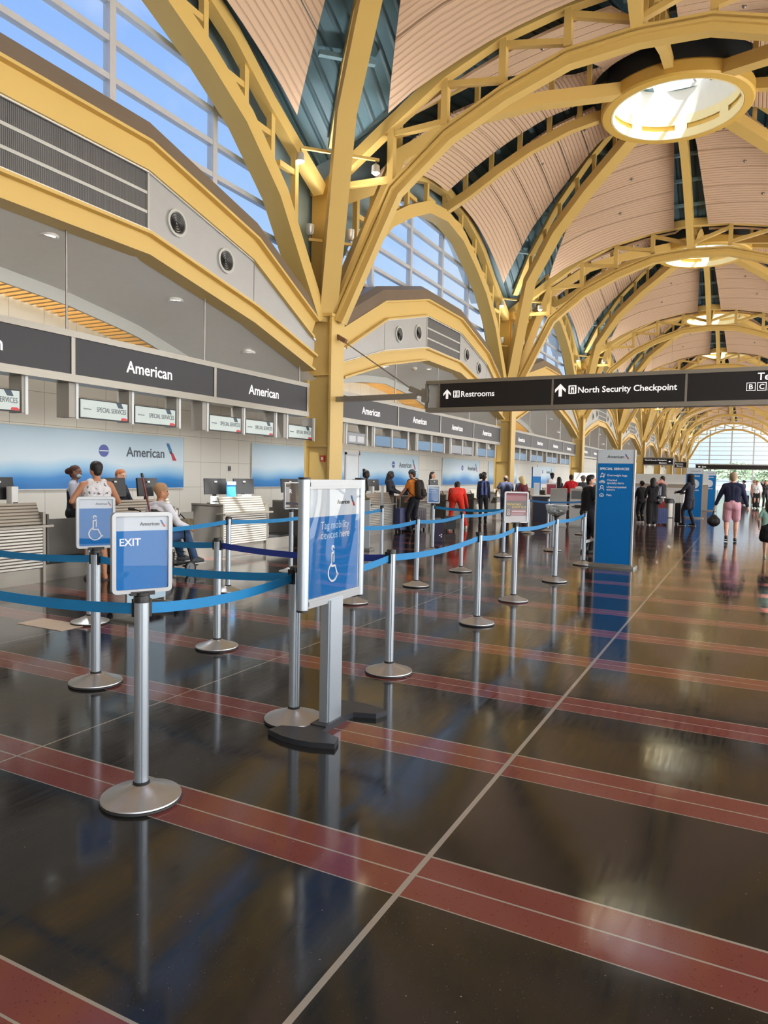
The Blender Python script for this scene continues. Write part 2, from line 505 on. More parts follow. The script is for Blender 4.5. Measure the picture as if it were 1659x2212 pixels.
# floor ----------------------------------------------------------------------------
def floor_material():
    m = bpy.data.materials.new('terrazzo_floor'); m.use_nodes = True; nt = m.node_tree; b = nt.nodes['Principled BSDF']
    L = nt.links.new
    def math_(op, a, bb=None):
        n = nt.nodes.new('ShaderNodeMath'); n.operation = op
        for i, v in enumerate((a, bb)):
            if v is None: continue
            if isinstance(v, (int, float)): n.inputs[i].default_value = v
            else: L(v, n.inputs[i])
        return n.outputs[0]
    geo = nt.nodes.new('ShaderNodeNewGeometry'); sx = nt.nodes.new('ShaderNodeSeparateXYZ'); L(geo.outputs['Position'], sx.inputs[0])
    s, w, y0 = 1.2177, 0.3103, 2.629
    fy = math_('MODULO', math_('ADD', sx.outputs['Y'], 1000 * s - (y0 - w)), s)
    stripe = math_('LESS_THAN', fy, w)
    def near(v, c, hw): return math_('LESS_THAN', math_('ABSOLUTE', math_('SUBTRACT', v, c)), hw)
    l_edge = math_('MAXIMUM', near(fy, 0.0, 0.006), near(fy, w, 0.006))
    l_mid = near(fy, w / 2, 0.0045)
    px = 2.351
    fx = math_('MODULO', math_('ADD', sx.outputs['X'], 100 * px + 1.0936 + px / 2), px)
    l_x = near(fx, px / 2, 0.006)
    l_main = near(sx.outputs['X'], -1.0936, 0.012)
    lines = math_('MAXIMUM', math_('MAXIMUM', l_edge, l_mid), math_('MAXIMUM', l_x, l_main))
    v1 = nt.nodes.new('ShaderNodeTexVoronoi'); v1.inputs['Scale'].default_value = 55; L(geo.outputs['Position'], v1.inputs['Vector'])
    v2 = nt.nodes.new('ShaderNodeTexVoronoi'); v2.inputs['Scale'].default_value = 17; L(geo.outputs['Position'], v2.inputs['Vector'])
    chip = math_('LESS_THAN', v1.outputs['Distance'], 0.16)
    nz = nt.nodes.new('ShaderNodeTexNoise'); nz.inputs['Scale'].default_value = 1.6; nz.inputs['Detail'].default_value = 5; L(geo.outputs['Position'], nz.inputs['Vector'])
    speck = math_('MULTIPLY', math_('LESS_THAN', v2.outputs['Distance'], 0.045), math_('GREATER_THAN', nz.outputs['Fac'], 0.5))
    def mix(f, a, bb):
        n = nt.nodes.new('ShaderNodeMix'); n.data_type = 'RGBA'
        if isinstance(f, (int, float)): n.inputs['Factor'].default_value = f
        else: L(f, n.inputs['Factor'])
        for k, v in (('A', a), ('B', bb)):
            if isinstance(v, tuple): n.inputs[k].default_value = v
            else: L(v, n.inputs[k])
        return n.outputs['Result']
    black = mix(nz.outputs['Fac'], (0.010, 0.0098, 0.0102, 1), (0.020, 0.0195, 0.020, 1))
    black = mix(math_('MULTIPLY', chip, 0.35), black, (0.045, 0.042, 0.04, 1))
    red = mix(nz.outputs['Fac'], (0.125, 0.030, 0.028, 1), (0.175, 0.048, 0.043, 1))
    red = mix(math_('MULTIPLY', chip, 0.6), red, (0.055, 0.012, 0.012, 1))
    c = mix(stripe, black, red); c = mix(math_('MULTIPLY', speck, 0.35), c, (0.4, 0.39, 0.36, 1)); c = mix(lines, c, (0.27, 0.245, 0.215, 1))
    L(c, b.inputs['Base Color'])
    # fine scratches and trodden wax: roughness varies, the surface waves a little
    mp = nt.nodes.new('ShaderNodeMapping'); mp.inputs['Scale'].default_value = (40, 3, 1); mp.inputs['Rotation'].default_value = (0, 0, 0.5); L(geo.outputs['Position'], mp.inputs[0])
    sc = nt.nodes.new('ShaderNodeTexNoise'); sc.inputs['Scale'].default_value = 1.0; sc.inputs['Detail'].default_value = 6; L(mp.outputs[0], sc.inputs['Vector'])
    mr = nt.nodes.new('ShaderNodeMapRange'); mr.inputs['From Min'].default_value = 0.3; mr.inputs['From Max'].default_value = 0.7
    mr.inputs['To Min'].default_value = 0.075; mr.inputs['To Max'].default_value = 0.14
    L(sc.outputs['Fac'], mr.inputs['Value']); L(mr.outputs[0], b.inputs['Roughness'])
    wv = nt.nodes.new('ShaderNodeTexNoise'); wv.inputs['Scale'].default_value = 3.0; wv.inputs['Detail'].default_value = 2; L(geo.outputs['Position'], wv.inputs['Vector'])
    bp = nt.nodes.new('ShaderNodeBump'); bp.inputs['Strength'].default_value = 0.05; bp.inputs['Distance'].default_value = 0.02
    L(wv.outputs['Fac'], bp.inputs['Height']); L(bp.outputs[0], b.inputs['Normal'])
    b.inputs['Specular IOR Level'].default_value = 0.42
    return m


fl = MB(); fl.box(XW - 0.3, XR + 1.2, YBACK, YEND + 1, -0.3, 0.0)
o = fl.build('floor', floor_material(), smooth=0); tag(o, 'polished black terrazzo floor with paired red stripes', 'floor', kind='structure')


# ceiling: one dome per bay ---------------------------------------------------------
def box_prof(w, h, b0=0.0): return [(-w / 2, b0), (w / 2, b0), (w / 2, b0 + h), (-w / 2, b0 + h)]


def uv_strip(me, uvs):
    lay = me.uv_layers.new(name='UVMap')
    for l in me.loops: lay.data[l.index].uv = uvs[l.vertex_index]


def wedge_mesh(sign, half_out, half_side, drop):
    """One acoustic panel between a middle rib and a diagonal rib; local x runs outwards from the skylight."""
    mb = MB(); uvs = []
    a_mid, a_dia = math.radians(4.0), math.atan2(half_side, half_out) - math.radians(3.2)
    R_in, OUT = 2.35, half_out - 0.30
    edges = [0.0, 0.16, 0.32, 0.48, 0.64, 0.8, 1.0]; NA = 8
    def pt(s, t, dz):
        xx = R_in * 0.92 + (OUT - R_in * 0.92) * s           # distance out along the wedge axis
        lo = xx * math.tan(a_mid) + 0.10; hi = xx * math.tan(a_dia) - 0.22 - 0.52 * s * s
        y = lo + (hi - lo) * t
        r = math.hypot(xx, y)
        if s < 1e-6: xx = max(0.6, math.sqrt(max(R_in ** 2 - y * y, 0.3))); r = math.hypot(xx, y)
        return (xx, sign * y, lerp(DOME, r) + dz - drop * max(0.0, (xx - 3.6) / 3.1) ** 2), (xx, y)
    for e0, e1 in zip(edges, edges[1:]):
        e0b, e1b = e0 + 0.0045, e1 - 0.0045; ns = 3; rows = []
        for dz in (0.0, 0.07):
            for i in range(ns + 1):
                s_ = e0b + (e1b - e0b) * i / ns
                for j in range(NA + 1):
                    p, u = pt(s_ if s_ > 0.005 else 0.0, j / NA, dz); rows.append((p, u))
        o = len(mb.v); W = NA + 1; LV = (ns + 1) * W; f = []
        for i in range(ns):
            for j in range(NA):
                q = i * W + j; f.append((q, q + 1, q + W + 1, q + W)); f.append((LV + q + W, LV + q + W + 1, LV + q + 1, LV + q))
        def rim(idx):
            for a, b in zip(idx, idx[1:]): f.append((a, b, LV + b, LV + a))
        rim(list(range(W))); rim([ns * W + j for j in range(W)]); rim([i * W for i in range(ns + 1)]); rim([i * W + NA for i in range(ns + 1)])
        mb.add([p for p, _ in rows], f); uvs += [u for _, u in rows]
    me = mb.mesh('ceiling_panel', TAN, smooth=30); uv_strip(me, uvs)
    return me


def deck_mesh():
    N = 36; vs = []; fs = []; uvs = []; idx = {}
    for i in range(N + 1):
        for j in range(N + 1):
            x = -HX + 2 * HX * i / N; y = -HY + 2 * HY * j / N; z = lerp(DOME, math.hypot(x, y)) + 0.62
            if i in (0, N): x *= (HX + 0.49) / HX
            idx[i, j] = len(vs); vs.append((x, y, z))
            uvs.append((x, 0))
    for i in range(N):
        for j in range(N):
            cx = -HX + 2 * HX * (i + .5) / N; cy = -HY + 2 * HY * (j + .5) / N
            if math.hypot(cx, cy) < 1.62: continue
            fs.append((idx[i, j], idx[i + 1, j], idx[i + 1, j + 1], idx[i, j + 1]))
    mb = MB(); mb.add(vs, fs); me = mb.mesh('roof_deck', DECK, smooth=40); uv_strip(me, uvs)
    return me


def ribs(dome):
    def mid(axis, sg, half):
        k = half / 7.1
        pts = [((sg * r * k if axis == 0 else 0), (sg * r * k if axis == 1 else 0), z) for r, z in MIDRIB]
        mb = MB(); side = (0, -sg, 0) if axis == 0 else (sg, 0, 0)
        mb.sweep(pts, box_prof(0.22, 0.28, 0), side)
        up = [(p[0], p[1], lerp(DOME, math.hypot(p[0], p[1])) + 0.38) for p in pts]
        mb.sweep(up, box_prof(0.18, 0.14, -0.07), side)
        for t in (0.16, 0.34, 0.52, 0.7, 0.87):
            r = 1.9 + (7.05 - 1.9) * t; zz = lerp(MIDRIB, r); rr = r * k * sg
            b = (rr if axis == 0 else 0, rr if axis == 1 else 0, zz + 0.1); mb.beam(b, (b[0], b[1], lerp(DOME, r * k) + 0.4), 0.10, 0.14)
        mb.build('rib', YEL, dome)
    mid(0, 1, HX); mid(0, -1, HX); mid(1, 1, HY); mid(1, -1, HY)
    for sx in (1, -1):
        for sy in (1, -1):
            pts = []
            for off, z in DIAG:
                q = off * 1.0; pts.append((sx * (HX - q), sy * (HY - q * HY / HX), z))
            d = Vector((sx * HX, sy * HY, 0)).normalized(); side = Vector((-d.y, d.x, 0))
            mb = MB()
            w0 = 0.42
            mb.sweep(pts, [(-w0 / 2, -0.15), (w0 / 2, -0.15), (w0 / 2, 0.17), (-w0 / 2, 0.17)], side)
            up = [p for p in ((sx * (HX - q), sy * (HY - q * HY / HX)) for q in (0.35, 1.2, 2.6, 4.0, 5.5))]
            upz = [(x, y, lerp(DOME, math.hypot(x, y)) + 0.35) for x, y in up]
            mb.sweep(upz, box_prof(0.22, 0.16, -0.08), side)
            for q in (1.25, 2.0, 2.7, 3.5, 4.2, 5.0):
                x, y = sx * (HX - q), sy * (HY - q * HY / HX)
                mb.beam((x, y, lerp(DIAG, q)), (x, y, lerp(DOME, math.hypot(x, y)) + 0.4), 0.12, 0.12)
            mb.build('rib', YEL, dome)


def purlins(dome):
    mb = MB()
    for r in (3.2, 4.3, 5.4, 6.5):
        for k in range(8):
            a = k * PI / 4; w = 0.62
            d = Vector((math.cos(a), math.sin(a), 0)); s = Vector((-d.y, d.x, 0))
            if k % 2: d = Vector((HX * (1 if d.x > 0 else -1), HY * (1 if d.y > 0 else -1), 0)).normalized(); s = Vector((-d.y, d.x, 0))
            p = d * (r * (1.28 if k % 2 else 1.0)); z = lerp(DOME, p.length) + 0.42
            mb.beam(p - s * w + Vector((0, 0, z)), p + s * w + Vector((0, 0, z)), 0.12, 0.1)
    mb.build('purlin', BLUEST, dome)


def skylight(dome):
    YG = pm('skylight_ring_yellow', '#dcb85e', 0.42, var=0.03)
    ring = MB(); ring.lathe([(1.76, 12.0), (1.98, 12.0), (2.03, 12.05), (2.03, 12.34), (1.98, 12.40), (1.76, 12.40), (1.76, 12.0)], 64)
    r = ring.build('skylight_ring', YG, dome)
    dr = MB()          # drum wall with long slots
    N = 64; z0, z1, z2, z3 = 12.0, 12.24, 12.40, 12.66
    for ra, zz0, zz1, slots in ((1.70, z0, z1, False), (1.70, z1, z2, True), (1.70, z2, z3, False)):
        for i in range(N):
            if slots and (i % 8) not in (0, 7): continue
            a0, a1 = 2 * PI * i / N, 2 * PI * (i + 1) / N
            v = [(rr * math.cos(a), rr * math.sin(a), z) for rr in (ra, ra + 0.05) for a in (a0, a1) for z in (zz0, zz1)]
            dr.add(v, [(0, 1, 3, 2), (4, 6, 7, 5), (0, 4, 5, 1), (2, 3, 7, 6), (0, 2, 6, 4), (1, 5, 7, 3)])
    dr.build('skylight_drum', pm('drum_cream', '#efe3b4', 0.5, var=0.02), dome)
    cu = MB(); cu.lathe([(1.71, 12.66), (1.68, 13.55), (1.80, 13.55), (1.80, 12.66), (1.71, 12.66)], 64)
    cu.build('skylight_curb', WHITEP, dome)
    co = MB(); co.lathe([(1.80, 12.40), (1.80, 13.5), (1.86, 13.5), (1.98, 12.40), (1.80, 12.40)], 48); co.build('curb_flashing', DARKV, dome)
    bars = MB()
    for k in range(3):
        a = k * PI / 3 + 0.3; d = Vector((math.cos(a), math.sin(a), 0))
        bars.beam(d * 1.74 + Vector((0, 0, 13.60)), -d * 1.74 + Vector((0, 0, 13.60)), 0.07, 0.09)
    bars.build('glazing_bar', WFRAME, dome)
    gl = MB(); gl.lathe([(1e-4, 13.9), (0.9, 13.82), (1.8, 13.58)], 32); gl.build('pane', GLASS, dome)


def make_dome():
    d = thing('ceiling', 'nearest tan panelled ceiling dome with yellow ribs around a round skylight', 'ceiling', (XO, YB[0], 0), kind='structure')
    meshes = {}
    for q in range(4):
        ho, hs = (HX, HY) if q % 2 == 0 else (HY, HX)
        for sg in (1, -1):
            key = (q % 2, sg)
            if key not in meshes: meshes[key] = wedge_mesh(sg, ho, hs, 0.5 if q % 2 == 0 else 0.0)
            o = link('ceiling_panel', meshes[key], d); o.rotation_euler = (0, 0, q * PI / 2)
    dm = link('roof_deck', deck_mesh(), d)
    ribs(d); purlins(d); skylight(d)
    # small sprinkler heads dotted over the panels
    sp = MB()
    for q in range(8):
        a = q * PI / 4 + PI / 8
        for r in (3.0, 4.6, 6.1):
            sp.ball((r * math.cos(a), r * math.sin(a), lerp(DOME, r) - 0.02), 0.05, 8)
    sp.build('sprinkler', STEELP, d)
    return d


dome0 = make_dome()
for k in range(-1, NB):
    if k == 0: continue
    y = YB[0] + BAY * k
    lab = 'tan ceiling dome behind the camera, above the rear of the hall' if k < 0 else '%s tan panelled ceiling dome with a round skylight, counted from the camera' % BAYNAME[k]
    dup(dome0, (XO, y, 0), label=lab)


# arches across the hall ------------------------------------------------------------
def make_truss():
    t = thing('arch_truss', 'nearest yellow steel arch truss springing across the hall', 'truss', (XO, YCOL[1], 0), kind='structure')
    lo = [(x, 0, z) for x, z in sym(ARCH_LO)]; up = [(x, 0, z) for x, z in sym(ARCH_UP)]
    mb = MB()
    prof = [(-0.20, 0), (0.20, 0), (0.20, 0.05), (0.13, 0.05), (0.13, 0.10), (0.19, 0.10), (0.19, 0.15), (0.12, 0.15), (0.12, 0.30), (-0.12, 0.30), (-0.12, 0.15), (-0.19, 0.15), (-0.19, 0.10), (-0.13, 0.10), (-0.13, 0.05), (-0.20, 0.05)]
    prof = [(a, -b + 0.3) for a, b in prof][::-1]
    mb.sweep(lo, [(a, 0.30 - b) for a, b in prof], (0, 1, 0)); mb.build('bottom_chord', YEL, t)
    mb = MB(); mb.sweep(up, box_prof(0.24, 0.26, -0.26), (0, 1, 0)); mb.build('top_chord', YEL, t)
    for sx in (1, -1):
        for i, x in enumerate((0, 1.35, 2.7, 4.0, 5.3)):
            if x == 0 and sx < 0: continue
            m = MB(); m.beam((sx * x, 0, lerp(ARCH_LO, x) + 0.1), (sx * x, 0, lerp(ARCH_UP, x)), 0.17, 0.15, (1, 0, 0)); m.build('post', YEL, t)
        for x0, x1 in ((1.35, 0), (2.7, 1.35), (4.0, 2.7), (5.3, 4.0), (6.7, 5.3)):
            m = MB(); m.beam((sx * x0, 0, lerp(ARCH_UP, x0) - 0.1), (sx * x1, 0, lerp(ARCH_LO, x1) + 0.2), 0.12, 0.14, (0, 1, 0)); m.build('diagonal', YEL, t)
    return t


truss0 = make_truss()
for k in (0, 2, 3, 4, 5, 6, 7, 8, 9):
    dup(truss0, (XO, YCOL[k], 0), label='%s yellow arch truss across the hall, counted from the camera' % (ORD[k - 1] if k else 'rear') if k else 'yellow arch truss across the hall directly above the camera')


# columns -----------------------------------------------------------------------------
def make_column(x, sg):
    c = thing('steel_column', '', 'column', (x, YCOL[1], 0), kind='structure')
    H = 8.35
    for s in (1, -1):
        m = MB(); m.box(s * 0.33 - 0.03, s * 0.33 + 0.03, -0.30, 0.30, 0.0, 5.3); m.build('flange', YEL, c)
    m = MB(); m.box(-0.30, 0.30, -0.20, 0.20, 0.0, 5.28); m.build('web', YEL, c)
    m = MB(); m.cbox((0, 0, 0.02), (0.8, 0.74, 0.04)); m.cbox((0, 0, 5.29), (0.78, 0.70, 0.07)); m.cbox((0, 0, 3.9), (0.70, 0.62, 0.04)); m.cbox((0, 0, 2.2), (0.70, 0.61, 0.03)); m.build('stiffener_plate', YEL, c)
    m = MB()
    for dy in (-0.17, 0.17): m.cbox((-sg * 0.10, dy, 6.8), (0.42, 0.06, 3.1))
    m.cbox((-sg * 0.10, 0, 6.8), (0.10, 0.34, 3.1)); m.cbox((0, 0, 8.3), (0.6, 0.6, 0.30))
    m.build('upper_post', YELD, c)
    return c


colL = make_column(XC, 1); colR = make_column(XR, -1)
colL['label'] = 'yellow steel column, nearest of the left row, behind the tall wheelchair sign'
colR['label'] = 'yellow steel column, second of the right row from the camera'
alarm = thing('fire_alarm', 'small red fire alarm box on the nearest yellow column', 'alarm', (XC + 0.13, YCOL[1] - 0.2, 1.9))
m = MB(); m.rbox((0, -0.03, 0), (0.11, 0.06, 0.15), 0.01); m.build('housing', pm('alarm_red', '#c8402a', 0.4), alarm)
m = MB(); m.rbox((0, -0.065, 0.0), (0.05, 0.012, 0.07), 0.006); m.build('lens', WHITEP, alarm)
for k in (0, 2, 3, 4, 5, 6, 7, 8, 9):
    n = ORD[k - 1] if k else ''
    dup(colL, (XC, YCOL[k], 0), label='%s yellow steel column of the left row, counted from the camera' % n if k else 'yellow steel column of the left row beside the camera')
    dup(colR, (XR, YCOL[k], 0), label='yellow steel column of the right row, %s from the far window' % ORD[9 - k])


# arches along both sides, with infill, eave and clerestory --------------------------------
def make_side_arch(sg):
    """Local x = 0 on the column line, +x towards the hall centre when sg is 1."""
    a = thing('side_arch', '', 'arch', (0, 0, 0), kind='structure')
    lo = [(0, y, z) for y, z in sym(WARCH_LO)]; up = [(0, y, z) for y, z in sym(WARCH_UP)]
    mb = MB(); mb.sweep(lo, [(sg * 0.14, -0.16), (sg * 0.14, 0.2), (-sg * 0.34, 0.2), (-sg * 0.34, -0.16)], (1, 0, 0)); mb.build('bottom_chord', YEL, a)
    mb = MB(); mb.sweep(up, box_prof(0.26, 0.30, -0.15), (1, 0, 0)); mb.build('top_chord', YEL, a)
    for sy in (1, -1):
        for y in (0, 1.5, 2.9, 4.1, 5.0, 5.9):
            if y == 0 and sy < 0: continue
            m = MB(); z0 = lerp(WARCH_LO, y); z1 = lerp(WARCH_UP, y)
            m.beam((0, sy * y, z0), (0, sy * y, z1), 0.13, 0.13, (0, 1, 0))
            if y > 1: m.beam((0, sy * (y - 0.05), z1 - 0.55), (0, sy * (y - 0.62), z1 - 0.55), 0.10, 0.12)
            m.build('post', YEL, a)
    # infill between the chords, set back, and the roof edge
    mb = MB(); N = 40; vs = []
    for i in range(N + 1):
        y = -HY + 2 * HY * i / N; zd = lerp(DOME, math.hypot(HX, y)) + 0.66; zl = min(lerp(WARCH_LO, abs(y)) + 0.34, zd - 0.05)
        vs += [(-sg * 0.42, y, zl), (-sg * 0.42, y, zd), (-sg * 0.50, y, zl), (-sg * 0.50, y, zd)]
    fs = []
    for i in range(N):
        p, q = 4 * i, 4 * i + 4; fs += [(p, q, q + 1, p + 1), (p + 2, p + 3, q + 3, q + 2), (p, p + 2, q + 2, q), (p + 1, q + 1, q + 3, p + 3)]
    mb.add(vs, fs); mb.build('infill_panel', pm('infill_blue_grey', '#8397a1', 0.5, var=0.05), a)
    mb = MB(); vs = []
    for i in range(N + 1):
        y = -HY + 2 * HY * i / N; zd = lerp(DOME, math.hypot(HX, y)) + 0.62
        vs += [(-sg * 0.46, y, zd), (-sg * 1.7, y, zd + 0.1), (-sg * 0.46, y, zd + 0.1), (-sg * 1.7, y, zd + 0.2)]
    fs = []
    for i in range(N):
        p, q = 4 * i, 4 * i + 4; fs += [(p, q, q + 1, p + 1), (p + 2, p + 3, q + 3, q + 2), (p + 1, q + 1, q + 3, p + 3)]
    mb.add(vs, fs); mb.build('eave', WHITEP, a)
    # sheet-metal strips beside the column that close the gap to the upper post
    return a


archL = make_side_arch(1); archL.location = (XC, YB[0], 0); archL['label'] = 'yellow wall arch of the nearest bay above the left windows'
archR = make_side_arch(-1); archR.location = (XR, YB[0], 0); archR['label'] = 'yellow wall arch of the nearest bay on the right of the hall'
for k in range(-1, NB):
    if k == 0: continue
    w = BAYNAME[k] if k >= 0 else 'rear'
    dup(archL, (XC, YB[0] + BAY * k, 0), label='yellow wall arch above the left clerestory window, %s bay' % w)
    dup(archR, (XR, YB[0] + BAY * k, 0), label='yellow wall arch on the right side of the hall, %s bay' % w)


def sill(y): return lerp(BEAM_TOP, abs(y)) + 0.42


def arch_top(y): return lerp(WARCH_LO, abs(y)) + 0.75


def make_clerestory():
    w = thing('window_1', '', 'window', (XC - 0.62, YB[0], 0), kind='structure')
    for y in (-6.5, -3.9, -1.3, 1.3, 3.9, 6.5):
        if arch_top(y) - sill(y) < 0.2: continue
        m = MB(); m.box(-0.09, 0.07, y - 0.065, y + 0.065, sill(y) - 0.1, arch_top(y) + 0.1); m.build('mullion', WFRAME, w)
    zs = [5.6 + 0.63 * i for i in range(8)]
    ys = [i * 0.02 - 7.0 for i in range(701)]
    for z in zs:
        run = []; prev = None; a = None
        for y in ys:
            ok = sill(y) < z < arch_top(y)
            if ok and a is None: a = y
            if (not ok or y == ys[-1]) and a is not None: run.append((a, y)); a = None
        m = MB(); n = 0
        for y0, y1 in run:
            if y1 - y0 > 0.15: m.box(-0.07, 0.06, y0, y1, z - 0.05, z + 0.05); n += 1
        if n: m.build('transom', WFRAME, w)
    m = MB(); vs = []; fs = []
    for i in range(0, 57):
        y = -7.0 + 0.25 * i; vs += [(0, y, sill(y) - 0.1), (0, y, max(arch_top(y), sill(y)))]
    for i in range(56): p = 2 * i; fs.append((p, p + 2, p + 3, p + 1))
    m.add(vs, fs); m.build('pane', FRIT, w, smooth=0)
    return w


win0 = make_clerestory(); win0['label'] = 'nearest arched clerestory window above the ticket counters'
for k in range(1, NB):
    o = dup(win0, (XC - 0.62, YB[k], 0), label='%s arched clerestory window along the left wall, counted from the camera' % BAYNAME[k]); o.name = 'window_%d' % (k + 1)


# bulkhead with its two yellow beams ----------------------------------------------------
def i_prof(w, h):  # centred on b = 0
    t = 0.05; k = 0.06
    return [(-w / 2, -h / 2), (w / 2, -h / 2), (w / 2, -h / 2 + t), (k, -h / 2 + t), (k, h / 2 - t), (w / 2, h / 2 - t), (w / 2, h / 2), (-w / 2, h / 2), (-w / 2, h / 2 - t), (-k, h / 2 - t), (-k, -h / 2 + t), (-w / 2, -h / 2 + t)]


def make_bulkhead():
    b = thing('bulkhead', '', 'bulkhead', (XC, YB[0], 0), kind='structure')
    E = 6.66
    top = [(y, z) for y, z in [(-E, 5.17), (-4.35, 6.35), (-1.45, 7.05), (1.45, 7.05), (4.35, 6.35), (E, 5.17)]]
    bot = [(y, z) for y, z in [(-E, 3.92), (-4.35, 4.58), (-1.45, 5.15), (1.45, 5.15), (4.35, 4.58), (E, 3.92)]]
    m = MB(); m.sweep([(0, y, z - 0.26) for y, z in top], i_prof(0.36, 0.52), (1, 0, 0)); m.build('upper_beam', YEL, b, smooth=20)
    m = MB(); m.sweep([(0, y, z + 0.20) for y, z in bot], i_prof(0.36, 0.40), (1, 0, 0)); m.build('lower_beam', YEL, b, smooth=20)
    def zt(y): return lerp([(p[0], p[1]) for p in top], y) - 0.50
    def zb(y): return lerp([(p[0], p[1]) for p in bot], y) + 0.38
    for y0, y1 in ((-E, -4.36), (-4.34, -1.46), (1.46, 4.34), (4.36, E)):
        m = MB(); m.add([(x, y, z) for x in (0.10, -0.1) for y, z in ((y0, zb(y0)), (y1, zb(y1)), (y1, zt(y1)), (y0, zt(y0)))], [(0, 1, 2, 3), (7, 6, 5, 4), (0, 4, 5, 1), (1, 5, 6, 2), (2, 6, 7, 3), (3, 7, 4, 0)])
        m.build('fascia_panel', GREYP, b, smooth=0)
    m = MB()
    for seq in (top, bot):
        dz = -0.52 if seq is top else 0.41
        for (y0, z0), (y1, z1) in zip(seq, seq[1:]): m.beam((0.125, y0, z0 + dz), (0.125, y1, z1 + dz), 0.03, 0.045)
    m.build('trim_strip', WHITEP, b)
    g = MB(); g.box(-0.05, 0.085, -1.44, 1.44, zb(0) - 0.02, zt(0) + 0.02); gr = g.build('grille', ribbed('perforated_grille', '#6d6e70', 0.03, 'Y', 0.01, 0.45, 0.5, 0.3), b, smooth=0)
    g = MB()
    for f in (0.33, 0.64): g.box(0.08, 0.10, -1.44, 1.44, zb(0) + (zt(0) - zb(0)) * f - 0.025, zb(0) + (zt(0) - zb(0)) * f + 0.025)
    for y in (-1.45, 1.45): g.box(0.06, 0.12, y - 0.015, y + 0.015, zb(0), zt(0))
    g.build('grille_bar', FASC, gr)
    for y in (-3.45, -2.12, 2.12, 3.45):
        z = (zb(y) + zt(y)) / 2
        d = MB(); d.lathe([(0.235, 0.10), (0.235, 0.14), (0.19, 0.14), (0.19, 0.08)], 32, (0, y, z), 'X'); rim = d.build('air_diffuser', FASC, b)
        d = MB(); d.lathe([(1e-4, 0.09), (0.19, 0.09)], 32, (0, y, z), 'X')
        for r in (0.16, 0.12, 0.08, 0.04): d.lathe([(r, 0.09), (r + 0.012, 0.135), (r - 0.012, 0.125), (r - 0.012, 0.09)], 32, (0, y, z), 'X')
        d.build('diffuser_cone', pm('diffuser_black', '#2b2c2e', 0.4), rim)
    m = MB(); prof = [(0.16, 0.0), (0.10, 0.30), (-0.10, 0.42), (-0.66, 0.42), (-0.66, 0.36), (-0.10, 0.36), (-0.12, 0.0)]
    m.sweep([(0, y, z + 0.0) for y, z in top], prof, (1, 0, 0)); m.build('bronze_cap', BRONZE, b, smooth=20)
    return b


bulk0 = make_bulkhead(); bulk0['label'] = 'nearest grey bulkhead with louvre grille between two yellow beams'
for k in range(1, NB):
    dup(bulk0, (XC, YB[k], 0), label='%s grey bulkhead between yellow beams along the left wall, counted from the camera' % BAYNAME[k])

# soffit over the ticket counters, cove with slats ----------------------------------------
FPROF = [(0, 4.90), (1.6, 4.77), (3.25, 4.51), (4.9, 4.06), (6.0, 3.66), (7.3, 3.2)]
XF = -11.25


def make_soffit():
    s = thing('soffit', '', 'ceiling', (0, YB[0], 0), kind='structure')
    N = 44; ys = [-HY + 2 * HY * i / N for i in range(N + 1)]
    def front(y): return lerp([(0, 5.17), (1.45, 5.17), (4.35, 4.60), (6.66, 3.95), (7.3, 3.75)], abs(y))
    def back(y): return lerp(FPROF, abs(y)) if abs(y) < 6.9 else 3.3
    m = MB(); vs = []; fs = []; K = 4
    for y in ys:
        for q in range(K + 1):
            t = q / K; x = XC - 0.1 + (XF - XC + 0.1) * t; vs.append((x, y, front(y) + (back(y) - front(y)) * t))
    for i in range(N):
        for q in range(K): a = i * (K + 1) + q; fs.append((a, a + 1, a + K + 2, a + K + 1))
    m.add(vs, fs); m.build('soffit_panel', SOFFIT, s, smooth=25)
    m = MB(); vs = []; fs = []
    for y in ys:
        z = back(y); vs += [(XF, y, z), (XF - 0.05, y, z - 0.22), (XF - 0.1, y, z - 0.22), (XF - 0.1, y, z + 0.6)]
    for i in range(N):
        a = 4 * i; fs += [(a, a + 1, a + 5, a + 4), (a + 1, a + 2, a + 6, a + 5), (a + 2, a + 3, a + 7, a + 6)]
    m.add(vs, fs); m.build('fascia', FASC, s, smooth=25)
    sl = pm('cove_slat_wood', '#d8b071', 0.5)
    m = MB()
    for i in range(75):
        y = -5.9 + i * 0.16
        z = back(y) - 0.12
        m.box(XW + 0.02, XF - 0.1, y, y + 0.07, z - 0.05, z)
    o = m.build('cove_slats', sl, s, smooth=0)
    return s


soff0 = make_soffit(); soff0['label'] = 'nearest grey soffit and slatted cove over the ticket counters'
for k in range(1, NB): dup(soff0, (0, YB[k], 0), label='%s grey soffit over the ticket counters, counted from the camera' % BAYNAME[k])
m = MB(); m.box(XW - 0.2, XC - 0.7, YBACK, YEND, 6.3, 6.45)
tag(m.build('ceiling', WHITEP, smooth=0), 'flat roof over the ticketing bays behind the bulkheads', 'roof', kind='structure')

# walls -----------------------------------------------------------------------------------------


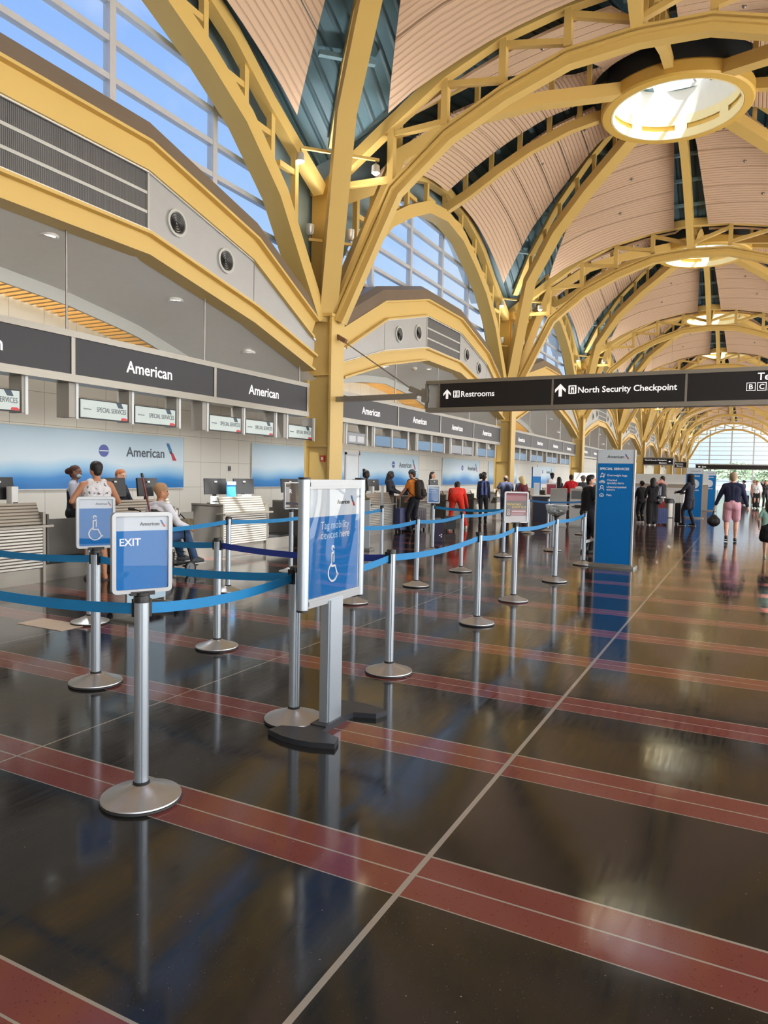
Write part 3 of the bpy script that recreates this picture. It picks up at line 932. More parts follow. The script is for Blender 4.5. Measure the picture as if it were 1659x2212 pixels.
def tile_wall_mat():
    m = bpy.data.materials.new('wall_tiles'); m.use_nodes = True; nt = m.node_tree; b = nt.nodes['Principled BSDF']; L = nt.links.new
    geo = nt.nodes.new('ShaderNodeNewGeometry'); sx = nt.nodes.new('ShaderNodeSeparateXYZ'); L(geo.outputs['Position'], sx.inputs[0])
    cb = nt.nodes.new('ShaderNodeCombineXYZ'); L(sx.outputs['Y'], cb.inputs[0]); L(sx.outputs['Z'], cb.inputs[1])
    mp = nt.nodes.new('ShaderNodeMapping'); mp.inputs['Location'].default_value = (-13.85 + 0.7425 * 40, -1.14 + 0.62 * 10, 0); L(cb.outputs[0], mp.inputs[0])
    br = nt.nodes.new('ShaderNodeTexBrick'); br.offset = 0; br.inputs['Scale'].default_value = 1; br.inputs['Brick Width'].default_value = 0.7425; br.inputs['Row Height'].default_value = 0.62
    br.inputs['Mortar Size'].default_value = 0.006; br.inputs['Color1'].default_value = C('#cfccc2'); br.inputs['Color2'].default_value = C('#cac8bf'); br.inputs['Mortar'].default_value = C('#9b978d')
    L(mp.outputs[0], br.inputs['Vector']); L(br.outputs['Color'], b.inputs['Base Color']); b.inputs['Roughness'].default_value = 0.35
    return m


TILE = tile_wall_mat()
m = MB(); m.box(XW - 0.25, XW, YBACK, YEND, 0, 6.5)
tag(m.build('wall_left', TILE, smooth=0), 'pale tiled wall behind the ticket counters', 'wall', kind='structure')
m = MB(); m.box(XW - 0.25, XR + 0.9, YBACK - 0.25, YBACK, 0, 14)
tag(m.build('wall_rear', WHITEP, smooth=0), 'white wall closing the hall behind the camera', 'wall', kind='structure')
m = MB(); m.box(XW - 0.25, XC - 0.2, YEND, YEND + 0.25, 0, 6.5)
tag(m.build('wall_far', WHITEP, smooth=0), 'white end wall left of the great far window', 'wall', kind='structure')

# great window at the far end -----------------------------------------------------------------------
w = thing('window_10', 'great arched grid window closing the far end of the hall', 'window', (XO, YEND, 0), kind='structure')
for i in range(-2, 3):
    m = MB(); x = i * 3.3 - 0.2; z1 = 11.6 - 0.09 * x * x; m.box(x - 0.11, x + 0.11, -0.1, 0.1, 0, z1); m.build('mullion', WFRAME, w)
for i in range(16):
    z = 0.72 * i + 0.1; hw = 7.0 if z < 5.4 else 7.0 * math.sqrt(max(0.02, 1 - ((z - 5.4) / 6.0) ** 2))
    m = MB(); m.box(-hw, hw, -0.08, 0.08, z - 0.05, z + 0.05); m.build('transom', WFRAME, w)
m = MB(); m.box(-7.0, 7.0, -0.01, 0.01, 0, 12.0); m.build('pane', GLASS, w, smooth=0)
m = MB(); m.sweep([(x, 0, z) for x, z in sym([(0, 11.85), (1.8, 11.6), (3.6, 10.75), (5.2, 9.35), (6.4, 7.4), (7.0, 5.2)])], box_prof(0.3, 0.2, -0.1), (0, 1, 0)); m.build('arch_frame', WFRAME, w)

# right side of the hall: tall glazing grid (out of the photograph, it lets the daylight in)
w = thing('window_11', 'tall mullioned window wall on the right side of the hall', 'window', (XR + 0.8, 0, 0), kind='structure')
m = MB(); n = int((YEND - YBACK) / 2.433)
for i in range(n + 1): m.box(-0.07, 0.07, YBACK + i * 2.433 - 0.06, YBACK + i * 2.433 + 0.06, 0, 10)
m.build('mullion', WFRAME, w)
m = MB()
for z in (1.1, 2.6, 4.1, 5.6, 7.1, 8.6): m.box(-0.06, 0.06, YBACK, YEND, z - 0.05, z + 0.05)
m.build('transom', WFRAME, w)

# outside ground and trees ------------------------------------------------------------------------------
m = MB(); m.box(XR + 1.2, 140, -160, 420, -0.6, -0.4); m.box(-60, XR + 1.2, YEND + 1, 420, -0.6, -0.4)
tag(m.build('ground', pm('apron_concrete', '#c4c1b8', 0.8, var=0.1, scale=0.1), smooth=0), 'pale concrete apron outside the windows', 'ground', kind='structure')
LEAF = pm('tree_leaf', '#8ea58a', 0.7, var=0.35, scale=8); BARK = pm('tree_bark', '#5b4a3a', 0.8)


def tree(x, y, h, r, label, seed):
    rnd = random.Random(seed); t = thing('tree', label, 'tree', (x, y, -0.4), group='trees outside the far window')
    m = MB(); m.tube([(0, 0, 0), (0.1, 0, h * 0.4), (0, 0.1, h * 0.8)], [0.22, 0.17, 0.08], 8)
    for k in range(5):
        a = k * 1.3; m.tube([(0.05, 0, h * 0.4), (r * 0.6 * math.cos(a), r * 0.6 * math.sin(a), h * 0.72)], [0.09, 0.03], 6)
    m.build('trunk', BARK, t)
    m = MB()
    for k in range(1500):
        u = rnd.uniform(-1, 1); a = rnd.uniform(0, 2 * PI); q = rnd.random() ** 0.4
        lump = 1 + 0.25 * math.sin(3 * a + seed) * math.cos(4 * u)
        c = Vector((r * q * lump * math.sqrt(1 - u * u) * math.cos(a), r * q * lump * math.sqrt(1 - u * u) * math.sin(a), h * 0.7 + h * 0.33 * q * u))
        d = Vector((rnd.gauss(0, 1), rnd.gauss(0, 1), rnd.gauss(0, 1))).normalized() * 0.28; e = d.cross(Vector((rnd.gauss(0, 1), rnd.gauss(0, 1), 1))).normalized() * 0.2
        m.add([c - d, c + e, c + d, c - e], [(0, 1, 2, 3)])
    m.build('crown', LEAF, t, smooth=0)


tree(-6.2, 152, 5.2, 2.6, 'loose green tree outside the far window, left of the walking man', 1)
tree(-1.6, 158, 5.6, 3.4, 'wide green tree outside the far window, above the walking man', 2)
tree(3.2, 165, 5.0, 3.0, 'small green tree outside the far window at the right edge of the photo', 3)

# ------------------------------------------------------------------ spotlights on the columns
GLOW = emission('lamp_glow', '#fff1d8', 14.0)
CAN = pm('spot_can', '#cfcfcb', 0.35, metal=0.4)


def make_spot(name, label, loc, rz, bar, aim_up, sg):
    """A short bar across the strut with one can at its end; local x runs along the bar."""
    t = thing(name, label, 'spotlight', loc, rz, 'column spotlights')
    m = MB(); m.box(min(0, bar), max(0, bar), -0.03, 0.03, -0.03, 0.03); m.build('mounting_bar', YEL, t)
    x = bar * 0.9
    m = MB(); m.tube([(x, 0, 0), (x, 0, 0.10 if aim_up else -0.10)], 0.02, 8); m.build('stem', STEELP, t)
    s = 1 if aim_up else -1
    m = MB(); m.lathe([(0.045, 0.10), (0.09, 0.16), (0.10, 0.34), (0.085, 0.34), (0.075, 0.2), (1e-4, 0.19)] if aim_up else [(0.045, -0.10), (0.09, -0.14), (0.10, -0.30), (0.085, -0.30), (0.075, -0.2), (1e-4, -0.19)], 20, (x, 0, 0)); m.build('can', CAN, t)
    m = MB(); m.ball((x, 0, s * 0.28), 0.075, 14); m.build('bulb', GLOW, t)
    return t


for k in range(1, 10):
    for sg, X in ((1, XC), (-1, XR)):
        d = Vector((sg, -1, 0)).normalized(); p = Vector((-d.y, d.x, 0)) * sg
        base = Vector((X, YCOL[k], 0)) + d * 1.05
        for q, s in (('left', 1), ('right', -1)):
            side = 'left' if sg > 0 else 'right'
            nm = ORD[k - 1] + (' column of the left row' if sg > 0 else ' column of the right row')
            if sg > 0 and k <= 5:
                a = math.atan2(p.y, p.x)
                make_spot('spotlight', 'lit hanging spotlight, %s side of the %s' % ('near' if s < 0 else 'far', nm), base + p * 0.2 * s + Vector((0, 0, 8.75)), a, 0.75 * s, False, sg)
                make_spot('spotlight', 'upward spotlight, %s side of the %s' % ('near' if s < 0 else 'far', nm), Vector((X, YCOL[k], 7.0)) + d * 0.35 + p * 0.2 * s, a, 0.32 * s, True, sg)
        ld = bpy.data.lights.new('uplight', 'SPOT'); ld.energy = UPLIGHT; ld.spot_size = math.radians(150); ld.spot_blend = 0.9; ld.color = (1.0, 0.97, 0.92); ld.shadow_soft_size = 0.15
        lo = bpy.data.objects.new('uplight', ld); COL.objects.link(lo)
        lo.location = Vector((X, YCOL[k], 7.5)) + d * 0.75
        lo.rotation_euler = (-(Vector((d.x, d.y, 0)) * 0.8 + Vector((0, 0, 0.75)))).to_track_quat('Z', 'Y').to_euler()

# downlights and smoke detectors in the soffits ---------------------------------------
for k in range(0, 5):
    for n_, (y, x) in enumerate(((-5.3, -10.0), (-2.9, -9.9), (0.0, -9.75), (2.9, -9.9), (5.3, -10.0))):
        if k == 0 and y < -1: continue
        f = (x - XC + 0.1) / (XF - XC + 0.1)
        z = lerp([(0, 5.17), (1.45, 5.17), (4.35, 4.60), (6.66, 3.95)], abs(y)) * (1 - f) + lerp(FPROF, abs(y)) * f
        t = thing('downlight', 'round recessed downlight in the grey soffit of the %s bay, %s along' % (BAYNAME[k], ORD[n_]), 'downlight', (x, YB[k] + y, z), group='soffit downlights')
        m = MB(); m.lathe([(0.09, 0.01), (0.14, -0.02), (0.15, 0.0), (0.15, 0.03)], 24); m.build('trim_ring', WHITEP, t)
        m = MB(); m.lathe([(1e-4, 0.0), (0.10, 0.0)], 24); m.build('bulb', emission('downlight_glow', '#ffffff', 3.0), t)
        if k < 4:
            ld = bpy.data.lights.new('downlight_lamp', 'SPOT'); ld.energy = 260; ld.spot_size = math.radians(120); ld.spot_blend = 0.8; ld.shadow_soft_size = 0.1
            lo = bpy.data.objects.new('downlight_lamp', ld); COL.objects.link(lo); lo.location = (x, YB[k] + y, z - 0.05); lo.parent = None
    if k < 2:
        t = thing('smoke_detector', 'small beige smoke detector on the soffit of the %s bay' % BAYNAME[k], 'smoke detector', (-9.9, YB[k] - (0.9 if k == 0 else 0.7), 5.03))
        m = MB(); m.lathe([(1e-4, -0.05), (0.05, -0.05), (0.075, -0.02), (0.075, 0.05)], 20); m.build('cover', pm('detector_beige', '#d9c9ac', 0.5), t)
        m = MB(); m.lathe([(0.08, 0.0), (0.095, 0.0), (0.095, 0.05)], 20); m.build('base', WHITEP, t)
for k in range(0, 9):
    ld = bpy.data.lights.new('cove_lamp', 'AREA'); ld.shape = 'RECTANGLE'; ld.size = 0.5; ld.size_y = 8.0; ld.energy = 130; ld.color = (1.0, 0.84, 0.6)
    lo = bpy.data.objects.new('cove_lamp', ld); COL.objects.link(lo); lo.location = (-11.8, YB[k], 5.9)

# ------------------------------------------------------------------ header signs, screens, posters
SEAMS = [-6.5, -3.25, 0.0, 3.25, 6.5]


def make_header(k, airline=True):
    t = thing('header_sign', '%s band of charcoal airline sign panels over the counters, counted from the camera' % BAYNAME[k].capitalize(), 'sign', (XC, YB[k], 0), PI / 2)
    for z0, z1 in ((2.86, 2.975), (3.535, 3.63)):
        m = MB(); m.box(-6.55, 6.55, -0.06, 0.30, z0, z1); m.build('frame_rail', STEEL, t)
    for x in SEAMS:
        m = MB(); m.box(x - 0.035, x + 0.035, -0.05, 0.28, 2.97, 3.54); m.build('frame_stile', STEEL, t)
    for a, b in zip(SEAMS, SEAMS[1:]):
        m = MB(); m.box(a + 0.035, b - 0.035, -0.035, 0.25, 2.975, 3.535); p = m.build('sign_panel', SIGNB, t, smooth=0)
        if airline: text('American', (a + b) / 2 - 0.05, -0.037, 3.155, WHITEL, p, width=1.05, align='C', bold=0.6)
    for x in (-6.35, -3.2, 0.0, 3.1, 6.35):
        m = MB(); m.tube([(x, 0.1, 3.6), (x, 0.1, lerp([(0, 5.2), (1.45, 5.2), (4.35, 4.65), (7, 4.0)], abs(x)))], 0.018, 8); m.build('hanger_rod', STEELP, t)
    return t


for k in range(0, 4): make_header(k)

SCRW = pm('screen_white', '#b9c6c4', 0.25, var=0.05, emit='#b6c6cc', estr=0.16)
SCRB = pm('screen_blue', '#2c6c9b', 0.3, var=0.05, emit='#2c6c9b', estr=0.04)
SCRG = pm('screen_grey', '#7d848f', 0.3, var=0.05, emit='#7d848f', estr=0.04)
POSTG = pm('post_grey', '#a7a49d', 0.45); POSTW = pm('post_light', '#dfe6ea', 0.4)


def screen_unit(k, y0, n, kind, idx):
    """Hanging posts with n screens between them, starting at local y0 in bay k."""
    X = XC - 0.05
    t = thing('screen_hanger', 'grey hanging posts %s along under the %s header sign' % (ORD[idx], BAYNAME[k]), 'bracket', (X, YB[k] + y0, 0), PI / 2, 'screen hangers under the header signs')
    for i in range(n + 1):
        x = i * 1.12; w = 0.09 if i else 0.16
        m = MB(); m.box(x - w, x - 0.03, 0.0, 0.28, 2.33, 2.858); p = m.build('post', POSTG, t, smooth=0)
        m = MB(); m.box(x - 0.045, x, -0.02, 0.02, 2.31, 2.858); m.build('post_edge', POSTW, p, smooth=0)
    for i in range(n):
        x0, x1 = i * 1.12 + 0.03, (i + 1) * 1.12 - 0.11
        what = {'w': 'pale special services', 'b': 'blue', 'g': 'grey'}[kind]
        s = thing('display_screen', '%s display screen, %s in the %s hanging bracket of the %s bay' % (what, ('left' if i == 0 else 'right') if n > 1 else 'single', ORD[idx], BAYNAME[k]), 'screen', (X, YB[k] + y0, 0), PI / 2, 'display screens under the header signs')
        m = MB(); m.box(x0, x1, 0.0, 0.09, 2.335, 2.645); m.build('bezel', BLACKP, s, smooth=0)
        m = MB(); m.box(x0 + 0.018, x1 - 0.018, -0.004, 0.0, 2.352, 2.628); p = m.build('display', {'w': SCRW, 'b': SCRB, 'g': SCRG}[kind], s, smooth=0)
        if kind == 'w':
            text('SPECIAL SERVICES', x0 + 0.33, -0.006, 2.455, CHAR, p, width=0.60, height=0.075, bold=0.0)
            text('American', x0 + 0.07, -0.006, 2.475, CHAR, p, width=0.15, bold=0.0)
            q = MB(); q.prism([(x0 + 0.72, 2.628), (x0 + 0.83, 2.628), (x0 + 0.87, 2.55), (x0 + 0.77, 2.55)], (0, -0.006, 0), 0.003)
            q.m = 1; q.prism([(x0 + 0.82, 2.353), (x1 - 0.02, 2.353), (x1 - 0.02, 2.375), (x1 - 0.06, 2.395), (x0 + 0.84, 2.395)], (0, -0.006, 0), 0.003)
            q.build('screen_graphic', [TAILN, pm('screen_red', '#d2323c', 0.4, var=0)], p, smooth=0)
        elif kind == 'g' and k == 1 and idx == 0:
            q = MB()
            for xx in (x0 + 0.1, x0 + 0.55): q.rbox((xx + 0.17, -0.006, 2.47), (0.36, 0.003, 0.16), 0.03)
            q.build('screen_graphic', pm('pale_grey_graphic', '#c9ced6', 0.4, var=0), p, smooth=0)


for i, (y0, n) in enumerate(((-5.6, 2), (-2.95, 2), (0.16, 2), (3.16, 2), (5.83, 1))):
    if i: screen_unit(0, y0, n, 'w', i)
for i, (y0, n, kd) in enumerate(((-6.1, 1, 'g'), (-4.55, 2, 'b'), (-1.62, 2, 'b'), (1.25, 2, 'g'), (3.95, 2, 'b'))): screen_unit(1, y0, n, kd, i)
for i, y0 in enumerate((-6.0, -3.0, 0.1, 3.2)): screen_unit(2, y0, 2, 'b', i)


def gradient_poster():
    m = bpy.data.materials.new('poster_gradient'); m.use_nodes = True; nt = m.node_tree; b = nt.nodes['Principled BSDF']; L = nt.links.new
    tc = nt.nodes.new('ShaderNodeTexCoord'); sx = nt.nodes.new('ShaderNodeSeparateXYZ'); L(tc.outputs['Object'], sx.inputs[0])
    cb = nt.nodes.new('ShaderNodeCombineXYZ'); L(sx.outputs['X'], cb.inputs[0])
    nz = nt.nodes.new('ShaderNodeTexNoise'); nz.inputs['Scale'].default_value = 0.55; nz.inputs['Detail'].default_value = 1; L(cb.outputs[0], nz.inputs['Vector'])
    mu = nt.nodes.new('ShaderNodeMath'); mu.operation = 'MULTIPLY_ADD'; mu.inputs[1].default_value = -0.55; L(nz.outputs['Fac'], mu.inputs[0]); L(sx.outputs['Z'], mu.inputs[2])
    rp = nt.nodes.new('ShaderNodeValToRGB'); e = rp.color_ramp.elements
    e[0].position = 0.0; e[0].color = C('#0b6bb0'); e[1].position = 0.85; e[1].color = C('#a9c4d6')
    k = e.new(0.10); k.color = C('#1c7cc2'); k = e.new(0.24); k.color = C('#8fbbd8'); k = e.new(0.36); k.color = C('#c0d2de')
    mr = nt.nodes.new('ShaderNodeMapRange'); mr.inputs['From Min'].default_value = -0.22; mr.inputs['From Max'].default_value = 1.2; L(mu.outputs[0], mr.inputs['Value'])
    L(mr.outputs[0], rp.inputs[0]); L(rp.outputs[0], b.inputs['Base Color']); b.inputs['Roughness'].default_value = 0.3
    return m


POSTER = gradient_poster()


def wall_poster(y0, y1, label, word=None, globe=None, tail=None):
    t = thing('wall_poster', label, 'poster', (XW, y0, 1.13), PI / 2)
    w = y1 - y0; H = 1.2
    m = MB(); m.box(0, w, -0.03, 0.0, 0, H); m.build('print', POSTER, t, smooth=0)
    m = MB()
    for x0, x1, z0, z1 in ((-0.02, 0, 0, H), (w, w + 0.02, 0, H), (-0.02, w + 0.02, H, H + 0.02), (-0.02, w + 0.02, -0.02, 0)): m.box(x0, x1, -0.035, 0, z0, z1)
    m.build('frame', FASC, t, smooth=0)
    if word is not None: text('American', word - y0, -0.034, 0.70, CHAR, t, width=1.15, bold=0.6)
    if tail is not None: logo_part(t, tail - y0, -0.034, 0.64, 0.40)
    if globe is not None:
        m = MB(); m.lathe([(1e-4, -0.036), (0.13, -0.036), (0.13, -0.03)], 28, (globe - y0, 0, 0.80), 'Y'); g = m.build('round_emblem', pm('emblem_blue', '#3d4f9c', 0.3, var=0.1), t)
        m = MB(); m.box(globe - y0 - 0.12, globe - y0 + 0.12, -0.039, -0.036, 0.785, 0.81); m.build('emblem_band', AALIGHT, g, smooth=0)
    return t


wall_poster(7.4, 13.2, 'wide blue airline poster on the wall behind the tank top man', 11.41, 10.8, 12.62)
wall_poster(15.88, 20.93, 'blue airline poster partly hidden behind the nearest yellow column', 18.9, 18.6, 20.3)
wall_poster(22.03, 27.05, 'blue airline poster behind the man in the orange shirt', 25.2, 24.7, 26.45)
wall_poster(29.7, 34.66, 'blue airline poster behind the bending person in red', 32.9, 32.2, 34.0)
wall_poster(36.1, 41.3, 'blue airline poster beyond the second yellow column', 39.1, 38.3, 40.4)
wall_poster(46.0, 50.6, 'blue airline poster beyond the bearded man in white', 48.3, 47.3, 49.6)
# door beside the poster and a wall switch
d = thing('door_1', 'white service door in the tiled wall beside the orange shirt man', 'door', (XW, 20.98, 0), PI / 2, kind='structure')
m = MB(); m.box(0.08, 0.92, -0.04, 0, 0, 2.2); m.build('door_leaf', pm('door_white', '#d5dde2', 0.4), d, smooth=0)
m = MB(); m.box(0, 0.08, -0.06, 0, 0, 2.28); m.box(0.92, 1.0, -0.06, 0, 0, 2.28); m.box(0, 1.0, -0.06, 0, 2.2, 2.28); m.build('door_frame', WFRAME, d, smooth=0)
m = MB(); m.tube([(0.82, -0.05, 1.0), (0.82, -0.09, 1.0), (0.72, -0.09, 1.0)], 0.012, 6); m.build('door_handle', STEELP, d)
t = thing('wall_switch', 'small dark switch plate on the pale tiled wall between the posters', 'switch', (XW, 14.95, 1.62), PI / 2)
m = MB(); m.rbox((0, -0.012, 0), (0.09, 0.024, 0.13), 0.01); m.build('plate', pm('switch_grey', '#5d6166', 0.4), t)
m = MB(); m.box(-0.015, 0.015, -0.034, -0.024, -0.03, 0.03); m.build('toggle', BLACKP, t)
t = thing('security_camera', 'white dome security camera behind the pale display screens', 'camera', (-12.0, 15.25, 2.98))
m = MB(); m.lathe([(1e-4, 0.10), (0.07, 0.10), (0.09, 0.0), (0.07, 0.0)], 20); m.box(-0.2, 0.0, -0.02, 0.02, 0.06, 0.10); m.build('housing', WHITEP, t)
m = MB(); m.ball((0, 0, -0.01), 0.068, 16); m.build('lens_dome', BLACKP, t)

# ------------------------------------------------------------------ hanging direction sign
ovs = thing('direction_sign', 'long black hanging sign pointing to restrooms and the north security checkpoint', 'sign', (0, YCOL[1], 0))
xe = 3.2
for z0, z1 in ((2.97, 3.06), (3.585, 3.66)):
    m = MB(); m.box(-6.5, xe, -0.14, 0.14, z0, z1); m.build('frame_rail', STEEL, ovs)
DIV = [-6.15, -3.65, -1.10, 1.45, xe]
for x in (-6.5, -6.18, -3.65, -1.10, 1.45):
    m = MB(); m.box(x - 0.02, x + 0.02, -0.125, 0.125, 3.05, 3.6); m.build('frame_stile', STEEL, ovs)
m = MB(); m.box(-6.45, -6.2, -0.05, 0.05, 3.06, 3.59); m.build('end_plate', pm('end_plate_grey', '#b9bcbd', 0.4, metal=0.3), ovs)
pan = []
for a, b in zip(DIV, DIV[1:]):
    m = MB(); m.box(a + 0.02, b - 0.02, -0.115, 0.115, 3.06, 3.585); pan.append(m.build('sign_panel', SIGNK, ovs, smooth=0))


def arrow_up(parent, x, z, h):
    m = MB(); y = -0.118; w = h * 0.42
    m.prism([(x - 0.13 * h, z), (x + 0.13 * h, z), (x + 0.13 * h, z + 0.62 * h), (x + w, z + 0.32 * h), (x + w, z + 0.56 * h), (x, z + h), (x - w, z + 0.56 * h), (x - w, z + 0.32 * h), (x - 0.13 * h, z + 0.62 * h)], (0, y, 0), 0.006)
    return m.build('arrow', WHITEL, parent, smooth=0)


def frame_icon(parent, x, z, s):
    m = MB(); y = -0.118; t = s * 0.07
    m.box(x, x + s, y, y + 0.003, z, z + t); m.box(x, x + s, y, y + 0.003, z + s - t, z + s); m.box(x, x + t, y, y + 0.003, z, z + s); m.box(x + s - t, x + s, y, y + 0.003, z, z + s)
    return m


arrow_up(pan[0], -5.99, 3.25, 0.21)
m = MB(); m.rbox((-5.77, -0.117, 3.35), (0.15, 0.004, 0.15), 0.012); m.build('restroom_symbol', WHITEL, pan[0], smooth=0)
m = MB()
for dx in (-0.038, 0.038):
    m.lathe([(1e-4, -0.121), (0.014, -0.121)], 10, (-5.77 + dx, 0, 3.398), 'Y'); m.box(-5.77 + dx - 0.016, -5.77 + dx + 0.016, -0.121, -0.12, 3.33, 3.38); m.box(-5.77 + dx - 0.009, -5.77 + dx + 0.009, -0.121, -0.12, 3.285, 3.33)
m.box(-5.7725, -5.7675, -0.121, -0.12, 3.275, 3.425)
m.build('restroom_figures', SIGNK, pan[0], smooth=0)
text('Restrooms', -5.66, -0.117, 3.285, WHITEL, pan[0], width=0.76, bold=0.7)
arrow_up(pan[1], -3.49, 3.225, 0.26)
m = MB(); m.rbox((-3.245, -0.117, 3.36), (0.16, 0.004, 0.17), 0.012); m.build('checkpoint_symbol', WHITEL, pan[1], smooth=0)
m = MB(); m.box(-3.295, -3.275, -0.121, -0.12, 3.29, 3.42); m.box(-3.215, -3.195, -0.121, -0.12, 3.29, 3.42); m.box(-3.295, -3.195, -0.121, -0.12, 3.405, 3.425)
m.box(-3.255, -3.235, -0.121, -0.12, 3.29, 3.36); m.build('checkpoint_gate', SIGNK, pan[1], smooth=0)
text('North Security Checkpoint', -3.13, -0.117, 3.29, WHITEL, pan[1], width=1.87, bold=0.7)
text('Terminal', 0.10, -0.117, 3.42, WHITEL, pan[2], width=0.66, bold=0.7)
for i, ch in enumerate('BCD'):
    m = frame_icon(pan[2], -0.075 + i * 0.175, 3.225, 0.15); m.build('letter_box', WHITEL, pan[2], smooth=0)
    text(ch, -0.0 + i * 0.175, -0.117, 3.255, WHITEL, pan[2], height=0.09, align='C', bold=0.8)
m = MB(); m.beam((XC + 0.2, 0, 3.33), (-6.75, 0, 3.35), 0.14, 0.12); m.build('arm', STEELP, ovs)
m = MB(); m.beam((-6.95, 0, 3.52), (-6.46, 0, 3.32), 0.12, 0.12); m.box(-6.62, -6.46, -0.1, 0.1, 3.2, 3.5); m.build('clevis', STEELP, ovs)
m = MB(); m.tube([(XC + 0.3, 0, 4.85), (-6.85, 0, 3.47)], 0.014, 8); m.build('stay_cable', STEELP, ovs)
m = MB(); m.beam((XC + 0.30, 0, 4.86), (XC + 0.58, 0, 4.70), 0.1, 0.1); m.build('cable_anchor', pm('anchor_brown', '#7a5a45', 0.5), ovs)

# far hanging signs
def far_sign(x0, x1, y, z0, z1, label, lines, arrow=None):
    t = thing('hanging_sign', label, 'sign', (0, y, 0))
    m = MB(); m.box(x0, x1, -0.1, 0.1, z0, z1); p = m.build('sign_panel', SIGNK, t, smooth=0)
    m = MB(); m.box(x0 - 0.05, x1 + 0.05, -0.12, 0.12, z0 - 0.06, z0); m.box(x0 - 0.05, x1 + 0.05, -0.12, 0.12, z1, z1 + 0.06)
    for x in (x0 + 0.3, x1 - 0.3): m.tube([(x, 0, z1), (x, 0, 10.3)], 0.008, 6)
    m.build('frame', STEELP, t)
    for s, x, z, h, al in lines: text(s, x, -0.105, z, WHITEL, p, height=h, align=al, bold=0.6)
    if arrow:
        x, z, h = arrow; m = MB(); m.prism([(x, z), (x + h * .5, z + h * .4), (x + h * .5, z + h * .14), (x + h, z + h * .14), (x + h, z - h * .14), (x + h * .5, z - h * .14), (x + h * .5, z - h * .4)], (0, -0.105, 0), 0.004); m.build('arrow', WHITEL, p, smooth=0)


far_sign(-5.43, -3.80, 44.1, 2.45, 2.79, 'far black hanging sign to the north security checkpoint and elevators', [('North Security Checkpoint', -4.15, 2.66, 0.075, 'R'), ('Elevators', -4.15, 2.50, 0.075, 'R')], (-4.05, 2.62, 0.13))
far_sign(-4.95, -4.10, 58.69, 2.55, 2.92, 'smaller black hanging sign just beyond the far checkpoint sign', [('Restrooms', -4.35, 2.76, 0.085, 'R'), ('Elevators', -4.35, 2.6, 0.085, 'R')])
far_sign(-4.31, 2.9, 73.0, 2.68, 3.04, 'long black hanging sign crossing in front of the far window', [('Exits', -3.75, 2.8, 0.13, 'L')], (-4.1, 2.86, 0.2))

# ------------------------------------------------------------------ queue posts with belts
SHADES = pm('clip_black', '#131417', 0.4)


P_BASE = MB().lathe([(1e-4, 0.012), (0.178, 0.012), (0.185, 0.016), (0.183, 0.022), (0.12, 0.042), (0.06, 0.066), (0.043, 0.078), (1e-4, 0.078)], 48).mesh('base', BASEST)
P_RIM = MB().lathe([(1e-4, 0.0), (0.184, 0.0), (0.187, 0.004), (0.184, 0.012), (1e-4, 0.012)], 48).mesh('base_rim', RUBBER)
_m = MB()
_pr = []
for i in range(48):                      # round tube with four belt slots along it
    a = 2 * PI * i / 48; q = (i + 6) % 12
    _pr.append((0.0335 * math.cos(a) if q else 0.029 * math.cos(a), 0.0335 * math.sin(a) if q else 0.029 * math.sin(a)))
_m.prism(_pr, (0, 0, 0.51), 0.87, 'Z')
P_POLE = _m.mesh('pole', ALU, smooth=25)
P_COLLAR = MB().lathe([(0.036, 0.074), (0.038, 0.078), (0.038, 0.088), (0.034, 0.09)], 32).mesh('collar', RUBBER)
P_CAP = MB().lathe([(1e-4, 0.972), (0.034, 0.972), (0.037, 0.966), (0.037, 0.94), (0.034, 0.94)], 32).mesh('cap', BLACKP)
POSTS = {}


def post(key, x, y, label):
    t = thing('stanchion', label, 'stanchion', (x, y, 0), 0, 'silver queue posts with blue belts')
    for n_, me in (('base', P_BASE), ('base_rim', P_RIM), ('pole', P_POLE), ('collar', P_COLLAR), ('cap', P_CAP)): link(n_, me, t)
    POSTS[key] = t
    return t


LX, LY, LZ = 'row of posts nearest the aisle', 'middle row of posts', 'row of posts nearest the counters'
post('a1', -2.49, 2.43, 'silver queue post carrying the EXIT sign, nearest the camera')
post('a2', -2.48, 3.69, 'silver queue post just behind the black foot of the tall wheelchair sign')
post('a3', -2.45, 4.97, 'silver queue post right of the tall wheelchair sign where the navy belt ends')
post('a4', -2.48, 7.11, 'bare silver queue post in the aisle row before the fireworks sign post')
post('a5', -2.55, 8.67, 'silver queue post carrying the red fireworks sign')
post('a6', -2.51, 10.66, 'silver queue post carrying the clear plastic bowl')
post('a7', -2.56, 13.03, 'silver queue post at the end of the aisle row beside the tall blue board')
post('b1', -4.15, 3.61, 'silver queue post carrying the small wheelchair sign, left of the EXIT sign')
post('b2', -4.10, 4.88, 'silver queue post where the navy belt starts, right of the EXIT sign')
post('b3', -4.17, 7.44, 'silver queue post whose base shows right of the tall wheelchair sign')
post('b4', -4.07, 9.06, 'silver queue post in front of the man in the orange shirt')
post('b5', -4.10, 10.89, 'silver queue post in front of the right leg of the bending person in red')
post('b6', -4.17, 13.40, 'silver queue post behind the fireworks sign, end of the middle row')
post('c1', -5.84, 5.01, 'silver queue post with a pale base behind the small wheelchair sign')
post('c2', -5.91, 7.24, 'silver queue post in front of the sunlit louvred counter')
post('c3', -5.88, 9.36, 'silver queue post hidden behind the tall wheelchair sign')
post('c4', -5.87, 11.49, 'silver queue post carrying a sign seen edge-on, left of the orange shirt man')
post('c5', -5.67, 13.39, 'silver queue post carrying a small blue sign, left of the person in red')
post('d1', -5.35, 19.39, 'far silver queue post at the left end of the dark blue belt')
post('d2', -5.10, 20.6, 'far silver queue post beside the left end of the dark blue belt')
post('d3', -4.0, 20.0, 'far silver queue post at the right end of the dark blue belt')
